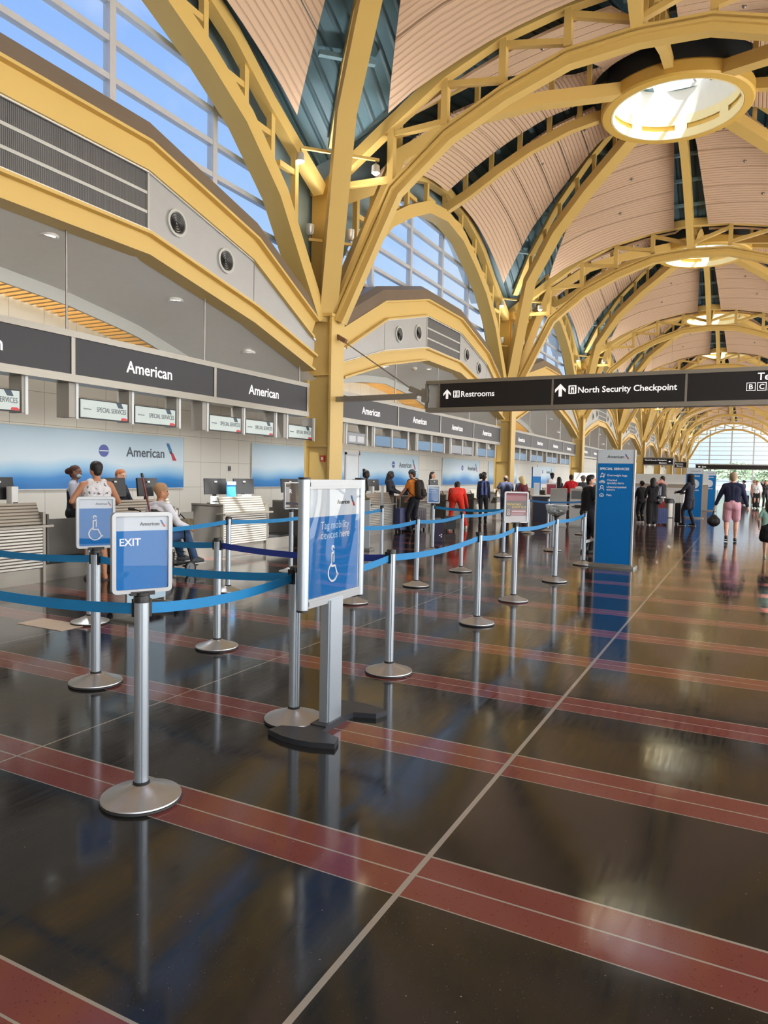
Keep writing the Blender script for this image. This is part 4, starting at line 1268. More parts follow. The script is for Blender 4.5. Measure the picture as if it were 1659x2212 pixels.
post('d4', -3.62, 15.1, 'silver queue post seen just left of the clear bowl post')
post('d5', -1.78, 55.2, 'tiny silver queue post far off beside the glass fence')
post('d6', -1.2, 58.0, 'tiny silver queue post farthest away in front of the far window')
post('e1', -4.2, 2.43, 'silver queue post out of view at the left end of the nearest belt')
post('e2', -5.85, 3.6, 'silver queue post out of view at the left end of the second belt')


def belt(a, b, mat=BELT, sag=0.035):
    A, B = POSTS[a], POSTS[b]; d = (B.location - A.location); L = d.length; d.normalize(); n = Vector((-d.y, d.x, 0))
    m = MB(); N = 12; vs = []; fs = []
    for i in range(N + 1):
        t = i / N; p = d * (0.045 + (L - 0.09) * t); z = 0.905 - sag * 4 * t * (1 - t)
        for s in (-0.0012, 0.0012):
            for q in (-0.026, 0.026): vs.append((p.x + n.x * s, p.y + n.y * s, z + q))
    for i in range(N):
        o = 4 * i; fs += [(o, o + 4, o + 5, o + 1), (o + 3, o + 7, o + 6, o + 2), (o + 1, o + 5, o + 7, o + 3), (o + 2, o + 6, o + 4, o)]
    fs += [(0, 1, 3, 2), (4 * N, 4 * N + 2, 4 * N + 3, 4 * N + 1)]
    m.add(vs, fs); m.build('belt', mat, A, smooth=30)
    rz = math.atan2(d.y, d.x)
    for p in (d * 0.038, d * (L - 0.038)):
        m = MB(); m.cbox((p.x, p.y, 0.91), (0.018, 0.034, 0.085), rz); m.build('belt_clip', SHADES, A)


for a, b in (('e1', 'a1'), ('a1', 'a2'), ('b1', 'a2'), ('e2', 'b1'), ('c1', 'b2'), ('a2', 'a3'), ('a3', 'a4'), ('a4', 'a5'), ('a5', 'a6'), ('a6', 'a7'), ('b3', 'b4'), ('b4', 'b5'), ('b5', 'b6'), ('c5', 'b6'), ('c1', 'c2'), ('c2', 'c3'), ('c3', 'c4')): belt(a, b)
belt('b2', 'a3', BELTN); belt('d1', 'd3', pm('dark_blue_belt', '#135c94', 0.55))
m = MB(); m.beam((0.03, 0, 0.42), (0.62, 0.45, 0.62), 0.004, 0.05); m.build('strap', pm('white_strap', '#d8dde0', 0.5), POSTS['a7'])


# ------------------------------------------------------------------ small framed signs on the posts
FRAMEA = pm('sign_frame_silver', '#a7acb1', 0.36, metal=0.5, var=0.03)


def sign_frame(key, rz, w, h, label, fill, z0=0.985):
    P = POSTS[key]; t = thing('sign_holder', label, 'sign', (P.location.x, P.location.y, 0), math.radians(rz))
    b = 0.018; zc = z0 + h / 2
    m = MB()
    out = [(a, zz) for a, zz in _rr(w, h, 0.022)]; inn = [(a, zz) for a, zz in _rr(w - 2 * b, h - 2 * b, 0.008)]
    n = len(out); vs = []
    for y, pl in ((-0.016, out), (0.016, out), (0.016, inn), (-0.016, inn)): vs += [(a, y, zc + zz) for a, zz in pl]
    fs = [(q * n + i, q * n + (i + 1) % n, ((q + 1) % 4) * n + (i + 1) % n, ((q + 1) % 4) * n + i) for q in range(4) for i in range(n)]
    m.add(vs, fs); m.build('frame', FRAMEA, t, smooth=40)
    m = MB(); m.box(-w / 2 + b * 0.9, w / 2 - b * 0.9, -0.004, 0.006, z0 + b * 0.9, z0 + h - b * 0.9); pr = m.build('print', AALIGHT, t, smooth=0)
    m = MB(); m.box(-w / 2 + b, w / 2 - b, -0.0115, -0.0105, z0 + b, z0 + h - b); m.build('cover_sheet', ACRY, t, smooth=0)
    m = MB(); m.lathe([(1e-4, 0.973), (0.036, 0.973), (0.036, 0.986), (1e-4, 0.986)], 24); m.box(-0.055, 0.055, -0.02, 0.02, 0.974, z0 + 0.008); m.build('bracket', BLACKP, t)
    fill(t, pr, w - 2 * b, h - 2 * b, z0 + b)
    return t


def _rr(w, h, r, n=5):
    pl = []
    for sx, sy, t0 in ((1, 1, 0), (-1, 1, PI / 2), (-1, -1, PI), (1, -1, 1.5 * PI)):
        for i in range(n + 1):
            t = t0 + i / n * PI / 2; pl.append((sx * (w / 2 - r) + r * math.cos(t), sy * (h / 2 - r) + r * math.sin(t)))
    return pl


def field(pr, w, z0, z1, mat, y=-0.0055, x0=None, x1=None, name='colour_field'):
    m = MB(); m.box(-w / 2 if x0 is None else x0, w / 2 if x1 is None else x1, y, -0.004, z0, z1); return m.build(name, mat, pr, smooth=0)


def head(pr, w, z, s=0.09, mono=CHAR):
    text('American', w / 2 - s * 1.45, -0.006, z, mono, pr, width=s, bold=0.2); logo_part(pr, w / 2 - s * 0.42, -0.006, z - s * 0.08, s * 0.36)


def fill_exit(t, pr, w, h, z):
    field(pr, w, z, z + h * 0.80, AABLUE); head(pr, w, z + h * 0.87); text('EXIT', -w * 0.43, -0.0065, z + h * 0.60, WHITEM, pr, width=w * 0.40, bold=0.6)


def fill_wheel(t, pr, w, h, z):
    field(pr, w, z, z + h * 0.80, AABLUE); head(pr, w, z + h * 0.88, 0.08); wheelchair_icon(pr, 0.0, -0.0075, z + h * 0.13, h * 0.52, WHITEM)


def fill_plainblue(t, pr, w, h, z):
    field(pr, w, z, z + h * 0.84, pm('poster_mid_blue', '#3a76b4', 0.35, var=0.03)); head(pr, w, z + h * 0.89, 0.07)
    m = MB()
    for i, (a, b) in enumerate(((0.06, 0.7), (0.06, 0.28), (0.36, 0.52), (0.6, 0.72), (0.5, 0.9))): m.box(-w / 2 + w * a, -w / 2 + w * b, -0.007, -0.0055, z + h * (0.74 - 0.12 * max(0, min(i, 1)) - (0.5 if i == 4 else 0)), z + h * (0.76 - 0.12 * max(0, min(i, 1)) - (0.5 if i == 4 else 0)))
    m.build('text_line', WHITEM, pr, smooth=0)


def fill_fire(t, pr, w, h, z):
    MAR = pm('print_maroon', '#8e3a4c', 0.35, var=0.12); DK = pm('print_dark_brown', '#3a2b2c', 0.35, var=0.1); GR = pm('print_pale', '#c9c8cc', 0.4)
    field(pr, w, z, z + h * 0.18, GR); field(pr, w, z + h * 0.20, z + h * 0.42, MAR); field(pr, w, z + h * 0.42, z + h * 0.73, DK); field(pr, w, z + h * 0.73, z + h, MAR)
    field(pr, w, z + h * 0.18, z + h * 0.42, DK, -0.0058, -w / 2, -w * 0.25)
    YL = pm('print_yellow', '#d9bf3a', 0.4, var=0)
    text('FIREWORKS', -w * 0.45, -0.007, z + h * 0.57, YL, pr, width=w * 0.68, bold=0.7); text("DON'T FLY!", -w * 0.20, -0.007, z + h * 0.47, YL, pr, width=w * 0.66, bold=0.7)
    m = MB(); m.box(-w * 0.2, w * 0.44, -0.007, -0.0055, z + h * 0.365, z + h * 0.38); m.box(-w * 0.2, w * 0.44, -0.007, -0.0055, z + h * 0.335, z + h * 0.348); m.box(-w * 0.2, w * 0.36, -0.007, -0.0055, z + h * 0.255, z + h * 0.268); m.build('text_line', WHITEM, pr, smooth=0)
    m = MB(); m.lathe([(w * 0.045, -0.007), (w * 0.06, -0.007)], 20, (-w * 0.36, 0, z + h * 0.38), 'Y'); m.lathe([(w * 0.04, -0.007), (w * 0.065, -0.007)], 20, (-w * 0.36, 0, z + h * 0.27), 'Y'); m.build('traveller_symbol', WHITEM, pr, smooth=0)


def fill_r(t, pr, w, h, z):
    field(pr, w, z, z + h, SIGNB); text('R', -0.05, -0.0065, z + h * 0.6, WHITEM, pr, height=h * 0.16, bold=0.6)


sign_frame('a1', 62, 0.275, 0.375, 'silver framed blue EXIT sign on the nearest queue post', fill_exit)
sign_frame('b1', 62, 0.265, 0.37, 'small silver framed blue wheelchair sign left of the EXIT sign', fill_wheel)
sign_frame('a5', 33, 0.305, 0.39, 'silver framed maroon fireworks warning sign on a queue post', fill_fire)
sign_frame('c5', 38, 0.26, 0.365, 'small white framed blue sign between orange shirt and red suit', fill_plainblue)
sign_frame('c4', 114, 0.27, 0.37, 'framed sign seen edge-on left of the man in the orange shirt', fill_plainblue)
sign_frame('b3', 108, 0.27, 0.37, 'framed sign edge peeking out right of the tall wheelchair sign', fill_plainblue)
post('c6', -6.28, 9.2, 'silver queue post carrying the dark sign with a white R')
sign_frame('c6', 75, 0.30, 0.42, 'dark framed sign with a white letter R left of the tall wheelchair sign', fill_r)

bowl = thing('plastic_bowl', 'clear plastic bowl mounted on a queue post left of the tall blue board', 'bowl', (-2.51, 10.66, 0))
m = MB(); prof = [(1e-4, 0.985), (0.06, 0.988), (0.12, 1.02), (0.155, 1.08), (0.165, 1.15)]; m.lathe(prof + [(r - 0.004, z + 0.003) for r, z in prof[::-1]], 40); m.build('shell', PLASTIC, bowl)
m = MB(); m.lathe([(0.160, 1.145), (0.170, 1.145), (0.170, 1.153), (0.160, 1.153), (0.160, 1.145)], 40); m.build('rim', FRAMEA, bowl)
m = MB(); m.lathe([(1e-4, 0.973), (0.04, 0.973), (0.05, 0.984), (1e-4, 0.984)], 24); m.build('bracket', BLACKP, bowl)
rnd = random.Random(4)
for i in range(5):
    tg = thing('paper_tag', 'crumpled white paper tag in the clear bowl, %s from its bottom' % ORD[i], 'paper', (-2.51 + rnd.uniform(-.06, .06), 10.66 + rnd.uniform(-.06, .06), 1.005 + 0.022 * i), rnd.uniform(0, 3), 'paper tags in the clear bowl')
    m = MB(); m.add([(-.06, -.03, 0), (.0, -.035, .02), (.06, -.03, 0), (.06, .03, .01), (0, .03, .03), (-.06, .03, 0)], [(0, 1, 4, 5), (1, 2, 3, 4)]); m.build('sheet', WHITEP, tg)

# ------------------------------------------------------------------ tall wheelchair sign
ts = thing('floor_sign', 'tall silver framed blue sign asking to tag mobility devices, on a black foot', 'sign', (-2.24, 3.735, 0), PI / 2)
for x in (-0.325, 0.325):
    m = MB(); pl = [(x + 0.030 * math.cos(a) * (1.25 if math.cos(a) * x > 0 else 0.8), 0.034 * math.sin(a)) for a in [2 * PI * i / 20 for i in range(20)]]; m.prism(pl, (0, 0, 1.145), 0.75, 'Z'); m.build('side_rail', ALU, ts)
    m = MB(); m.prism([(px_ * 1.02 - x * 0.02, py_ * 1.05) for px_, py_ in pl], (0, 0, 0.765), 0.012, 'Z'); m.prism([(px_ * 1.02 - x * 0.02, py_ * 1.05) for px_, py_ in pl], (0, 0, 1.525), 0.012, 'Z'); m.build('end_cap', BLACKP, ts)
for z in (0.80, 1.492):
    m = MB(); m.box(-0.30, 0.30, -0.022, 0.022, z - 0.027, z + 0.027); m.box(-0.30, 0.30, -0.027, -0.02, z - 0.012, z + 0.012); m.build('cross_rail', FRAMEA, ts)
m = MB(); m.box(-0.297, 0.297, -0.012, 0.012, 0.825, 1.468); pn = m.build('print', AALIGHT, ts, smooth=0)
m = MB(); m.box(-0.29, 0.29, -0.0135, -0.012, 0.828, 1.30); m.build('colour_field', AABLUE, pn, smooth=0)
text('Tag mobility\ndevices here', -0.17, -0.0145, 1.165, pm('pale_blue_print', '#a9c8e6', 0.5, var=0), pn, width=0.34, bold=0.2)
text('American', 0.02, -0.014, 1.37, CHAR, pn, width=0.15, bold=0.2); logo_part(pn, 0.185, -0.014, 1.355, 0.065)
wheelchair_icon(pn, -0.02, -0.016, 0.905, 0.215, WHITEM, 0.05)
m = MB(); N = 24; vs = []; fs = []
for i in range(N + 1):
    for j in range(N + 1):
        x = -0.293 + 0.586 * i / N; z = 0.83 + 0.635 * j / N
        vs.append((x, -0.021 - 0.0035 * math.sin(9 * x + 4 * z) * math.sin(7 * z - 5 * x) * (0.3 + (z - 0.83)), z))
for i in range(N):
    for j in range(N): q = i * (N + 1) + j; fs.append((q, q + 1, q + N + 2, q + N + 1))
m.add(vs, fs); m.build('cover_sheet', ACRYW, ts, smooth=60)
m = MB(); m.box(-0.085, 0.085, -0.028, 0.028, 0.03, 0.80); m.box(-0.07, 0.07, -0.036, -0.026, 0.03, 0.79); m.build('post', ALU, ts)
def foot_plan(s): return [(s * 0.10, -0.05), (s * 0.19, -0.06), (s * 0.235, -0.20), (s * 0.33, -0.23), (s * 0.375, -0.10), (s * 0.385, 0.0), (s * 0.375, 0.10), (s * 0.33, 0.23), (s * 0.235, 0.20), (s * 0.19, 0.06), (s * 0.10, 0.05)]
for s in (1, -1):
    m = MB(); m.prism(foot_plan(s), (0, 0, 0.016), 0.032, 'Z'); m.build('foot', BLACKBASE, ts)
m = MB(); m.box(-0.14, 0.14, -0.055, 0.055, 0.0, 0.04); m.build('foot_bar', BLACKBASE, ts)

# ------------------------------------------------------------------ blue totems


def totem(x, y, label, near):
    t = thing('info_totem', label, 'sign', (x, y, 0), math.radians(-1.5 if near else 3))
    W, H = 0.63, 2.07
    m = MB(); m.rbox((0, 0, 0.02), (0.80, 0.34, 0.04), 0.02, axis='Z'); m.box(-0.33, 0.33, -0.06, 0.06, 0.04, 0.06); m.build('base_plate', STEELP, t)
    m = MB(); m.box(-W / 2 + .012, W / 2 - .012, -0.045, 0.045, 0.05, H); p = m.build('panel', AABLUE, t, smooth=0)
    m = MB(); m.box(-W / 2 + .012, W / 2 - .012, -0.047, 0.047, 1.83, H); m.build('header_panel', AALIGHT, t, smooth=0)
    for s in (-1, 1):
        m = MB(); m.box(s * W / 2 - 0.013, s * W / 2 + 0.013, -0.05, 0.05, 0.05, H); m.build('side_rail', FRAMEA, t)
    text('American', -0.14, -0.049, 1.925, CHAR, t, width=0.28, bold=0.3); logo_part(t, 0.155, -0.049, 1.91, 0.085)
    if near:
        text('SPECIAL SERVICES', -0.265, -0.0475, 1.715, WHITEM, p, width=0.50, height=0.042, bold=1.0)
        for s, z, w in (('Overweight bags', 1.605, 0.34), ('Checked', 1.52, 0.17), ('specialty items', 1.47, 0.29), ('Unaccompanied', 1.40, 0.33), ('minors', 1.35, 0.14), ('Pets', 1.255, 0.085)): text(s, -0.135, -0.0475, z, WHITEM, p, width=w, bold=0.4)
        L = lambda m, pts, w=0.009: m.sweep([(a, -0.048, b) for a, b in pts], [(-0.001, -w / 2), (0.001, -w / 2), (0.001, w / 2), (-0.001, w / 2)], (0, 1, 0))
        ring = lambda m, c, r, a0=0, a1=2 * PI: L(m, [(c[0] + r * math.cos(a0 + (a1 - a0) * i / 16), c[1] + r * math.sin(a0 + (a1 - a0) * i / 16)) for i in range(17)])
        m = MB(); L(m, [(-0.255, 1.60), (-0.19, 1.60), (-0.17, 1.655)]); L(m, [(-0.243, 1.61), (-0.238, 1.645), (-0.205, 1.645), (-0.200, 1.61)]); ring(m, (-0.22, 1.645), 0.014, 0, PI); ring(m, (-0.245, 1.59), 0.007); ring(m, (-0.195, 1.59), 0.007); m.build('luggage_cart_symbol', WHITEM, p, smooth=0)
        m = MB(); ring(m, (-0.245, 1.50), 0.018); ring(m, (-0.19, 1.50), 0.018); L(m, [(-0.245, 1.50), (-0.225, 1.53), (-0.2, 1.53), (-0.19, 1.50)]); L(m, [(-0.225, 1.53), (-0.215, 1.50)]); m.build('bicycle_symbol', WHITEM, p, smooth=0)
        m = MB(); ring(m, (-0.22, 1.415), 0.024); ring(m, (-0.22, 1.355), 0.036, 0, PI); m.build('child_symbol', WHITEM, p, smooth=0)
        m = MB(); L(m, [(-0.258, 1.275), (-0.25, 1.245), (-0.195, 1.245), (-0.187, 1.275), (-0.22, 1.30), (-0.258, 1.275)]); L(m, [(-0.235, 1.262), (-0.207, 1.262)]); m.build('pet_carrier_symbol', WHITEM, p, smooth=0)
    else:
        text('SELF-SERVICE', -0.2, -0.0475, 1.72, WHITEM, p, width=0.4, bold=0.8)
        m = MB(); m.lathe([(1e-4, -0.048), (0.19, -0.048)], 28, (0.0, 0, 1.42), 'Y'); m.build('round_symbol', AALIGHT, p, smooth=0)
        text('TAG BAGS', -0.22, -0.0475, 1.13, WHITEM, p, width=0.4, bold=0.6)
    return t


totem(-2.06, 13.05, 'tall blue special services board standing on the aisle', True)
totem(-1.92, 32.0, 'far blue board behind the hooded person in dark clothes', False)
totem(-1.72, 40.4, 'farther blue board beside the glass fence', False)
t = thing('info_totem', 'slim blue and white board beyond the second yellow column', 'sign', (-9.9, 37.2, 0), math.radians(60))
m = MB(); m.box(-0.3, 0.3, -0.04, 0.04, 0.05, 2.1); p = m.build('panel', AABLUE, t, smooth=0)
m = MB(); m.box(-0.3, 0.3, -0.045, 0.045, 1.6, 2.1); m.build('header_panel', AALIGHT, t, smooth=0)
m = MB(); m.box(-0.4, 0.4, -0.18, 0.18, 0, 0.05); m.build('base_plate', STEELP, t)

# ------------------------------------------------------------------ check-in counters
LOUV = ribbed('louvred_steel', '#c6c3bb', 0.042, 'Z', 0.012, 0.30, 0.32, 0.75)
DARKST = pm('dark_counter_side', '#6a6763', 0.4, metal=0.4)
XK = -8.4


def make_counter(loc, label):
    """Local x runs along the counter (1.34 long), the passenger side faces local -y."""
    t = thing('checkin_counter', label, 'counter', loc, PI / 2, 'louvred check-in counters')
    W, D = 1.34, 0.74
    m = MB(); m.box(0, W, 0.03, D, 0.0, 0.2); m.build('toe_kick', STEEL, t)
    m = MB(); m.box(0.03, W - 0.03, 0.0, 0.035, 0.2, 0.74); m.build('louvre_panel', LOUV, t, smooth=0)
    m = MB(); m.add([(x, y, z) for x in (0.03, W - 0.03) for y, z in ((0.02, 0.79), (0.14, 1.075), (0.17, 1.075), (0.06, 0.79))], [(0, 1, 2, 3), (7, 6, 5, 4), (0, 4, 5, 1), (1, 5, 6, 2), (2, 6, 7, 3), (3, 7, 4, 0)]); m.build('upper_louvre_panel', LOUV, t, smooth=0)
    m = MB(); m.box(-0.05, W + 0.06, -0.10, 0.12, 0.755, 0.785); m.build('bag_shelf', STEEL, t)
    for x0, x1 in ((0.0, 0.03), (W - 0.03, W)):
        m = MB(); m.box(x0, x1, 0.05, D, 0.2, 0.92); m.build('side_panel', DARKST, t, smooth=0)
        m = MB(); m.box(x0 - 0.005, x1 + 0.005, -0.005, 0.05, 0.0, 0.94); m.box(x0 - 0.005, x1 + 0.005, -0.005, D, 0.92, 0.95); m.build('corner_post', STEEL, t)
    m = MB(); m.box(0.03, W - 0.03, 0.12, D, 0.90, 0.93); m.build('worktop', pm('worktop_grey', '#8f8d89', 0.4), t, smooth=0)
    return t


CNT = []
c0 = make_counter((XK, 5.13, 0), 'louvred steel check-in counter at the left edge of the photo')
CNT.append(c0)
names = {7.6: 'louvred steel check-in counter in front of the tank top man', 10.13: 'sunlit louvred check-in counter with a small blue sign on top', 12.66: 'louvred check-in counter just left of the nearest yellow column',
         15.75: 'check-in counter just right of the tall wheelchair sign', 18.3: 'check-in counter to the right of the man in the orange shirt', 20.85: 'check-in counter behind the bending person in red', 23.4: 'check-in counter behind the curly haired woman', 25.95: 'check-in counter just before the second yellow column',
         30.6: 'check-in counter first beyond the second yellow column', 33.2: 'check-in counter second beyond the second yellow column', 35.8: 'check-in counter third beyond the second yellow column', 38.4: 'check-in counter just before the third yellow column'}
for y, lab in names.items(): CNT.append(dup(c0, (XK, y, 0), label=lab))

sc0 = None
for i, (y, lab) in enumerate(((6.53, 'steel baggage scale left of the masked agent'), (9.05, 'steel baggage scale between the tank top man and the sunlit counter'), (11.55, 'sunlit steel baggage scale right of the louvred counter with the blue sign'), (17.17, 'steel baggage scale beside the man in the orange shirt'), (19.72, 'steel baggage scale left of the bending person in red'), (22.27, 'steel baggage scale left of the curly haired woman'), (24.8, 'steel baggage scale right of the curly haired woman'))):
    if sc0 is None:
        sc0 = thing('baggage_scale', lab, 'scale', (XK - 0.1, y, 0), PI / 2, 'baggage scales between the counters')
        m = MB(); m.box(0.0, 1.0, 0.0, 0.5, 0.0, 0.22); m.build('platform_base', STEEL, sc0)
        m = MB(); m.box(0.02, 0.98, 0.02, 0.48, 0.22, 0.26); m.build('platform_top', RUBBER, sc0)
        m = MB(); m.box(0.0, 1.0, 0.52, 0.57, 0.0, 0.80); m.build('back_panel', STEELP, sc0)
        m = MB(); m.box(0.0, 0.03, -0.06, 0.55, 0.26, 0.92); pnl = m.build('wing_panel', DARKST, sc0, smooth=0)
        m = MB(); m.box(-0.012, 0.0, -0.03, 0.50, 0.42, 0.88); m.build('document_pocket', pm('pocket_grey', '#b3b4b6', 0.25), pnl, smooth=0)
    else: dup(sc0, (XK - 0.1, y, 0), label=lab)

# monitors and counter-top things


def monitor(x, y, rz, label):
    t = thing('monitor', label, 'monitor', (x, y, 0.93), rz, 'black monitors on the check-in counters')
    m = MB(); m.cbox((0, 0, 0.33), (0.44, 0.035, 0.30), rx=-0.12); b = m.build('screen_back', BLACKP, t)
    m = MB(); m.cbox((0, -0.030, 0.42), (0.05, 0.004, 0.024), rx=-0.12); m.build('sticker', WHITEP, b, smooth=0)
    m = MB(); m.beam((0, 0.03, 0.02), (0, 0.02, 0.30), 0.07, 0.03); m.build('stand', BLACKP, t)
    m = MB(); m.rbox((0, 0.03, 0.011), (0.24, 0.18, 0.022), 0.03, axis='Z'); m.build('stand_base', BLACKP, t)


for x, y, rz, lab in ((-8.85, 6.1, 1.57, 'black monitor on the counter at the left edge of the photo'), (-8.85, 8.75, 1.57, 'black monitor behind the bald man in the wheelchair'), (-8.9, 10.5, 1.15, 'black monitor left of the small blue counter sign'), (-8.9, 11.35, 1.15, 'black monitor right of the small blue counter sign'), (-8.9, 12.95, 1.2, 'black monitor beside the dark sign with the letter R'),
                       (-8.9, 8.1, 1.57, 'black monitor hiding the seated red haired agent'), (-8.9, 16.1, 1.3, 'black monitor beside the agent with the tied up hair'), (-8.9, 16.85, 1.3, 'black monitor in front of the agent with long dark hair'), (-8.9, 21.0, 1.3, 'black monitor beside the agent in the white blouse')): monitor(x, y, rz, lab)


def counter_box(x, y, z, w, d, h, label, name, cat, mat, rz=PI / 2):
    t = thing(name, label, cat, (x, y, z), rz)
    m = MB(); m.rbox((0, 0, h / 2), (w, d, h), 0.012, axis='Z'); m.build('housing', mat, t)
    m = MB(); m.box(-w * 0.35, w * 0.35, -d / 2 - 0.004, -d / 2, h * 0.35, h * 0.42); m.build('slot', BLACKP, t, smooth=0)


PRN = pm('printer_white', '#dcdedd', 0.4)
counter_box(-8.72, 6.22, 0.93, 0.10, 0.12, 0.36, 'white upright ticket printer at the left edge counter', 'ticket_printer', 'printer', PRN)
counter_box(-8.72, 8.86, 0.93, 0.09, 0.12, 0.34, 'white upright ticket printer behind the bald man', 'ticket_printer', 'printer', PRN)
counter_box(-8.75, 11.2, 0.93, 0.30, 0.12, 0.17, 'low white printer on the sunlit louvred counter', 'ticket_printer', 'printer', PRN)
counter_box(-8.70, 10.25, 0.93, 0.22, 0.03, 0.16, 'small grey framed notice at the left end of the sunlit counter', 'notice_holder', 'sign', pm('notice_grey', '#aeb4b8', 0.3))
counter_box(-8.75, 16.5, 0.93, 0.10, 0.12, 0.30, 'white upright ticket printer near the agent with long dark hair', 'ticket_printer', 'printer', PRN)
counter_box(-8.55, 15.95, 0.95, 0.22, 0.03, 0.17, 'small grey framed notice on the counter right of the tall wheelchair sign', 'notice_holder', 'sign', pm('notice_grey', '#aeb4b8', 0.3))
t = thing('counter_sign', 'small blue and white sign leaning on the sunlit louvred counter', 'sign', (-8.62, 10.62, 1.075), 1.2)
m = MB(); m.cbox((0, 0, 0.14), (0.19, 0.012, 0.28), rx=-0.1); p = m.build('print', pm('sign_bright_blue', '#2f9be8', 0.35, var=0.1), t, smooth=0)
m = MB(); m.cbox((0, -0.016, 0.25), (0.19, 0.006, 0.06), rx=-0.1); m.build('header_strip', AALIGHT, p, smooth=0)
m = MB(); m.box(-0.07, 0.07, 0.0, 0.07, 0.0, 0.008); m.build('stand', ACRY, t)
t = thing('tissue_pack', 'crumpled clear plastic wrap on the counter behind the bald man', 'plastic bag', (-8.55, 8.78, 1.075))
m = MB(); rnd = random.Random(8); m.ball((0, 0, 0.05), 0.06, 10, (1.5, 1, 0.8)); m.v = [(a + rnd.uniform(-.015, .015), b + rnd.uniform(-.015, .015), max(0, c + rnd.uniform(-.02, .02))) for a, b, c in m.v]; m.build('film', glass_mat('crumpled_film', (0.9, 0.93, 0.96), 0.9, 0.2, 0.3), t)

# ------------------------------------------------------------------ kiosks and the far side of the hall
KGREY = pm('kiosk_grey', '#b4b5b3', 0.35, metal=0.3)


def kiosk(x, y, rz, label):
    t = thing('checkin_kiosk', label, 'kiosk', (x, y, 0), rz, 'self-service kiosks')
    m = MB(); m.box(-0.24, 0.24, -0.14, 0.2, 0.0, 0.78); m.build('cabinet', KGREY, t)
    m = MB(); m.box(-0.26, 0.26, -0.17, 0.22, 0.0, 0.05); m.build('plinth', STEELP, t)
    m = MB(); m.cbox((0, 0.02, 1.0), (0.52, 0.07, 0.44), rx=-0.25); h_ = m.build('head', KGREY, t)
    m = MB(); m.cbox((0, -0.021, 1.02), (0.42, 0.006, 0.27), rx=-0.25); m.build('touch_screen', pm('kiosk_screen', '#5d6468', 0.15, var=0.05), h_, smooth=0)
    m = MB(); m.box(-0.1, 0.1, -0.165, -0.14, 0.60, 0.70); m.box(-0.19, -0.12, -0.155, -0.14, 0.64, 0.66); m.build('card_reader', BLACKP, t)


kiosk(-4.79, 23.2, 0.2, 'grey self-service kiosk left of the big man in black')
kiosk(-5.35, 22.9, PI + 0.3, 'pale grey kiosk seen from behind above the clear bowl')
dk = thing('service_desk', 'dark blue service desk with red posters, left of the kiosks', 'desk', (-6.3, 25.4, 0), 0.35)
m = MB(); m.box(-0.55, 0.55, -0.25, 0.35, 0.0, 0.88); m.build('cabinet', pm('desk_navy', '#262b3d', 0.4), dk)
m = MB(); m.box(-0.6, 0.6, -0.3, 0.4, 0.88, 0.92); m.build('worktop', PRN, dk)
for dx, w, h, mt, nm, lab in ((0.1, 0.32, 0.40, pm('print_maroon', '#8e3a4c', 0.35, var=0.12), 'desk_poster', 'maroon poster in a white stand on the dark blue desk'), (-0.42, 0.16, 0.40, AALIGHT, 'desk_poster', 'slim white poster stand on the left end of the dark blue desk')):
    t = thing(nm, lab, 'poster', (-6.3 + dx * 0.94, 25.4 + dx * 0.34, 0.92), 0.3)
    m = MB(); m.box(-w / 2 - .02, w / 2 + .02, 0, 0.02, 0, h + .04); p = m.build('frame', PRN, t)
    m = MB(); m.box(-w / 2, w / 2, -0.004, 0, 0.03, h); m.build('print', mt, p, smooth=0)
t = thing('standing_board', 'grey standing notice board right of the tall wheelchair sign', 'board', (-6.92, 12.8, 0), 0.15)
m = MB(); m.rbox((0, 0, 0.53), (0.2, 0.05, 0.98), 0.02); m.build('board', pm('board_grey', '#aab6bd', 0.35), t)
m = MB(); m.box(-0.16, 0.16, -0.16, 0.16, 0.0, 0.04); m.build('foot', STEELP, t)
t = thing('bag_sizer', 'dark violet bag sizer board with white marks below the small blue sign', 'board', (-6.38, 15.45, 0), 0.3)
m = MB(); m.box(-0.1, 0.1, -0.03, 0.03, 0.0, 0.52); p = m.build('board', pm('sizer_violet', '#3d3852', 0.4), t)
m = MB(); m.box(-0.07, 0.05, -0.033, -0.03, 0.46, 0.475)
for a, b in ((0.02, 0.1), (0.06, 0.12), (0.06, 0.07)): m.cbox((a, -0.032, b + 0.05), (0.03, 0.004, 0.03))
m.build('printed_mark', WHITEM, p, smooth=0)

# far partition, bin, kiosk, fence
pt = thing('partition_wall', 'low pale partition wall behind the people at the bag drop', 'partition', (0, 40.3, 0), kind='structure')
m = MB(); m.box(-8.6, -1.75, 0, 0.15, 0, 1.34); m.build('lower_panel', pm('partition_tan', '#a99f92', 0.5), pt, smooth=0)
m = MB(); m.box(-8.6, -1.75, -0.06, 0.2, 1.34, 1.40); m.build('ledge', WHITEP, pt, smooth=0)
m = MB(); m.box(-8.6, -1.75, 0.02, 0.12, 1.40, 1.86); m.build('upper_panel', pm('partition_pale', '#d5d8d6', 0.35), pt, smooth=0)
t = thing('litter_bin', 'round steel litter bin with a black rim beside the white bag drop', 'bin', (-2.86, 31.67, 0))
m = MB(); m.lathe([(1e-4, 0), (0.21, 0), (0.23, 0.02), (0.23, 0.66), (1e-4, 0.66)], 32); m.build('drum', STEEL, t)
m = MB(); m.lathe([(0.23, 0.60), (0.245, 0.60), (0.245, 0.70), (0.20, 0.78), (0.16, 0.74), (0.16, 0.60)], 32); m.build('rim', BLACKP, t)
t = thing('bag_drop_desk', 'white tapered bag drop desk behind the litter bin', 'desk', (-2.62, 32.2, 0))
m = MB(); m.prism([(-0.28, 0), (0.28, 0), (0.34, 1.2), (-0.34, 1.2)], (0, 0, 0), 0.5); m.build('body', PRN, t)
m = MB(); m.box(-0.36, 0.36, -0.28, 0.28, 1.2, 1.23); m.build('worktop', WHITEP, t)
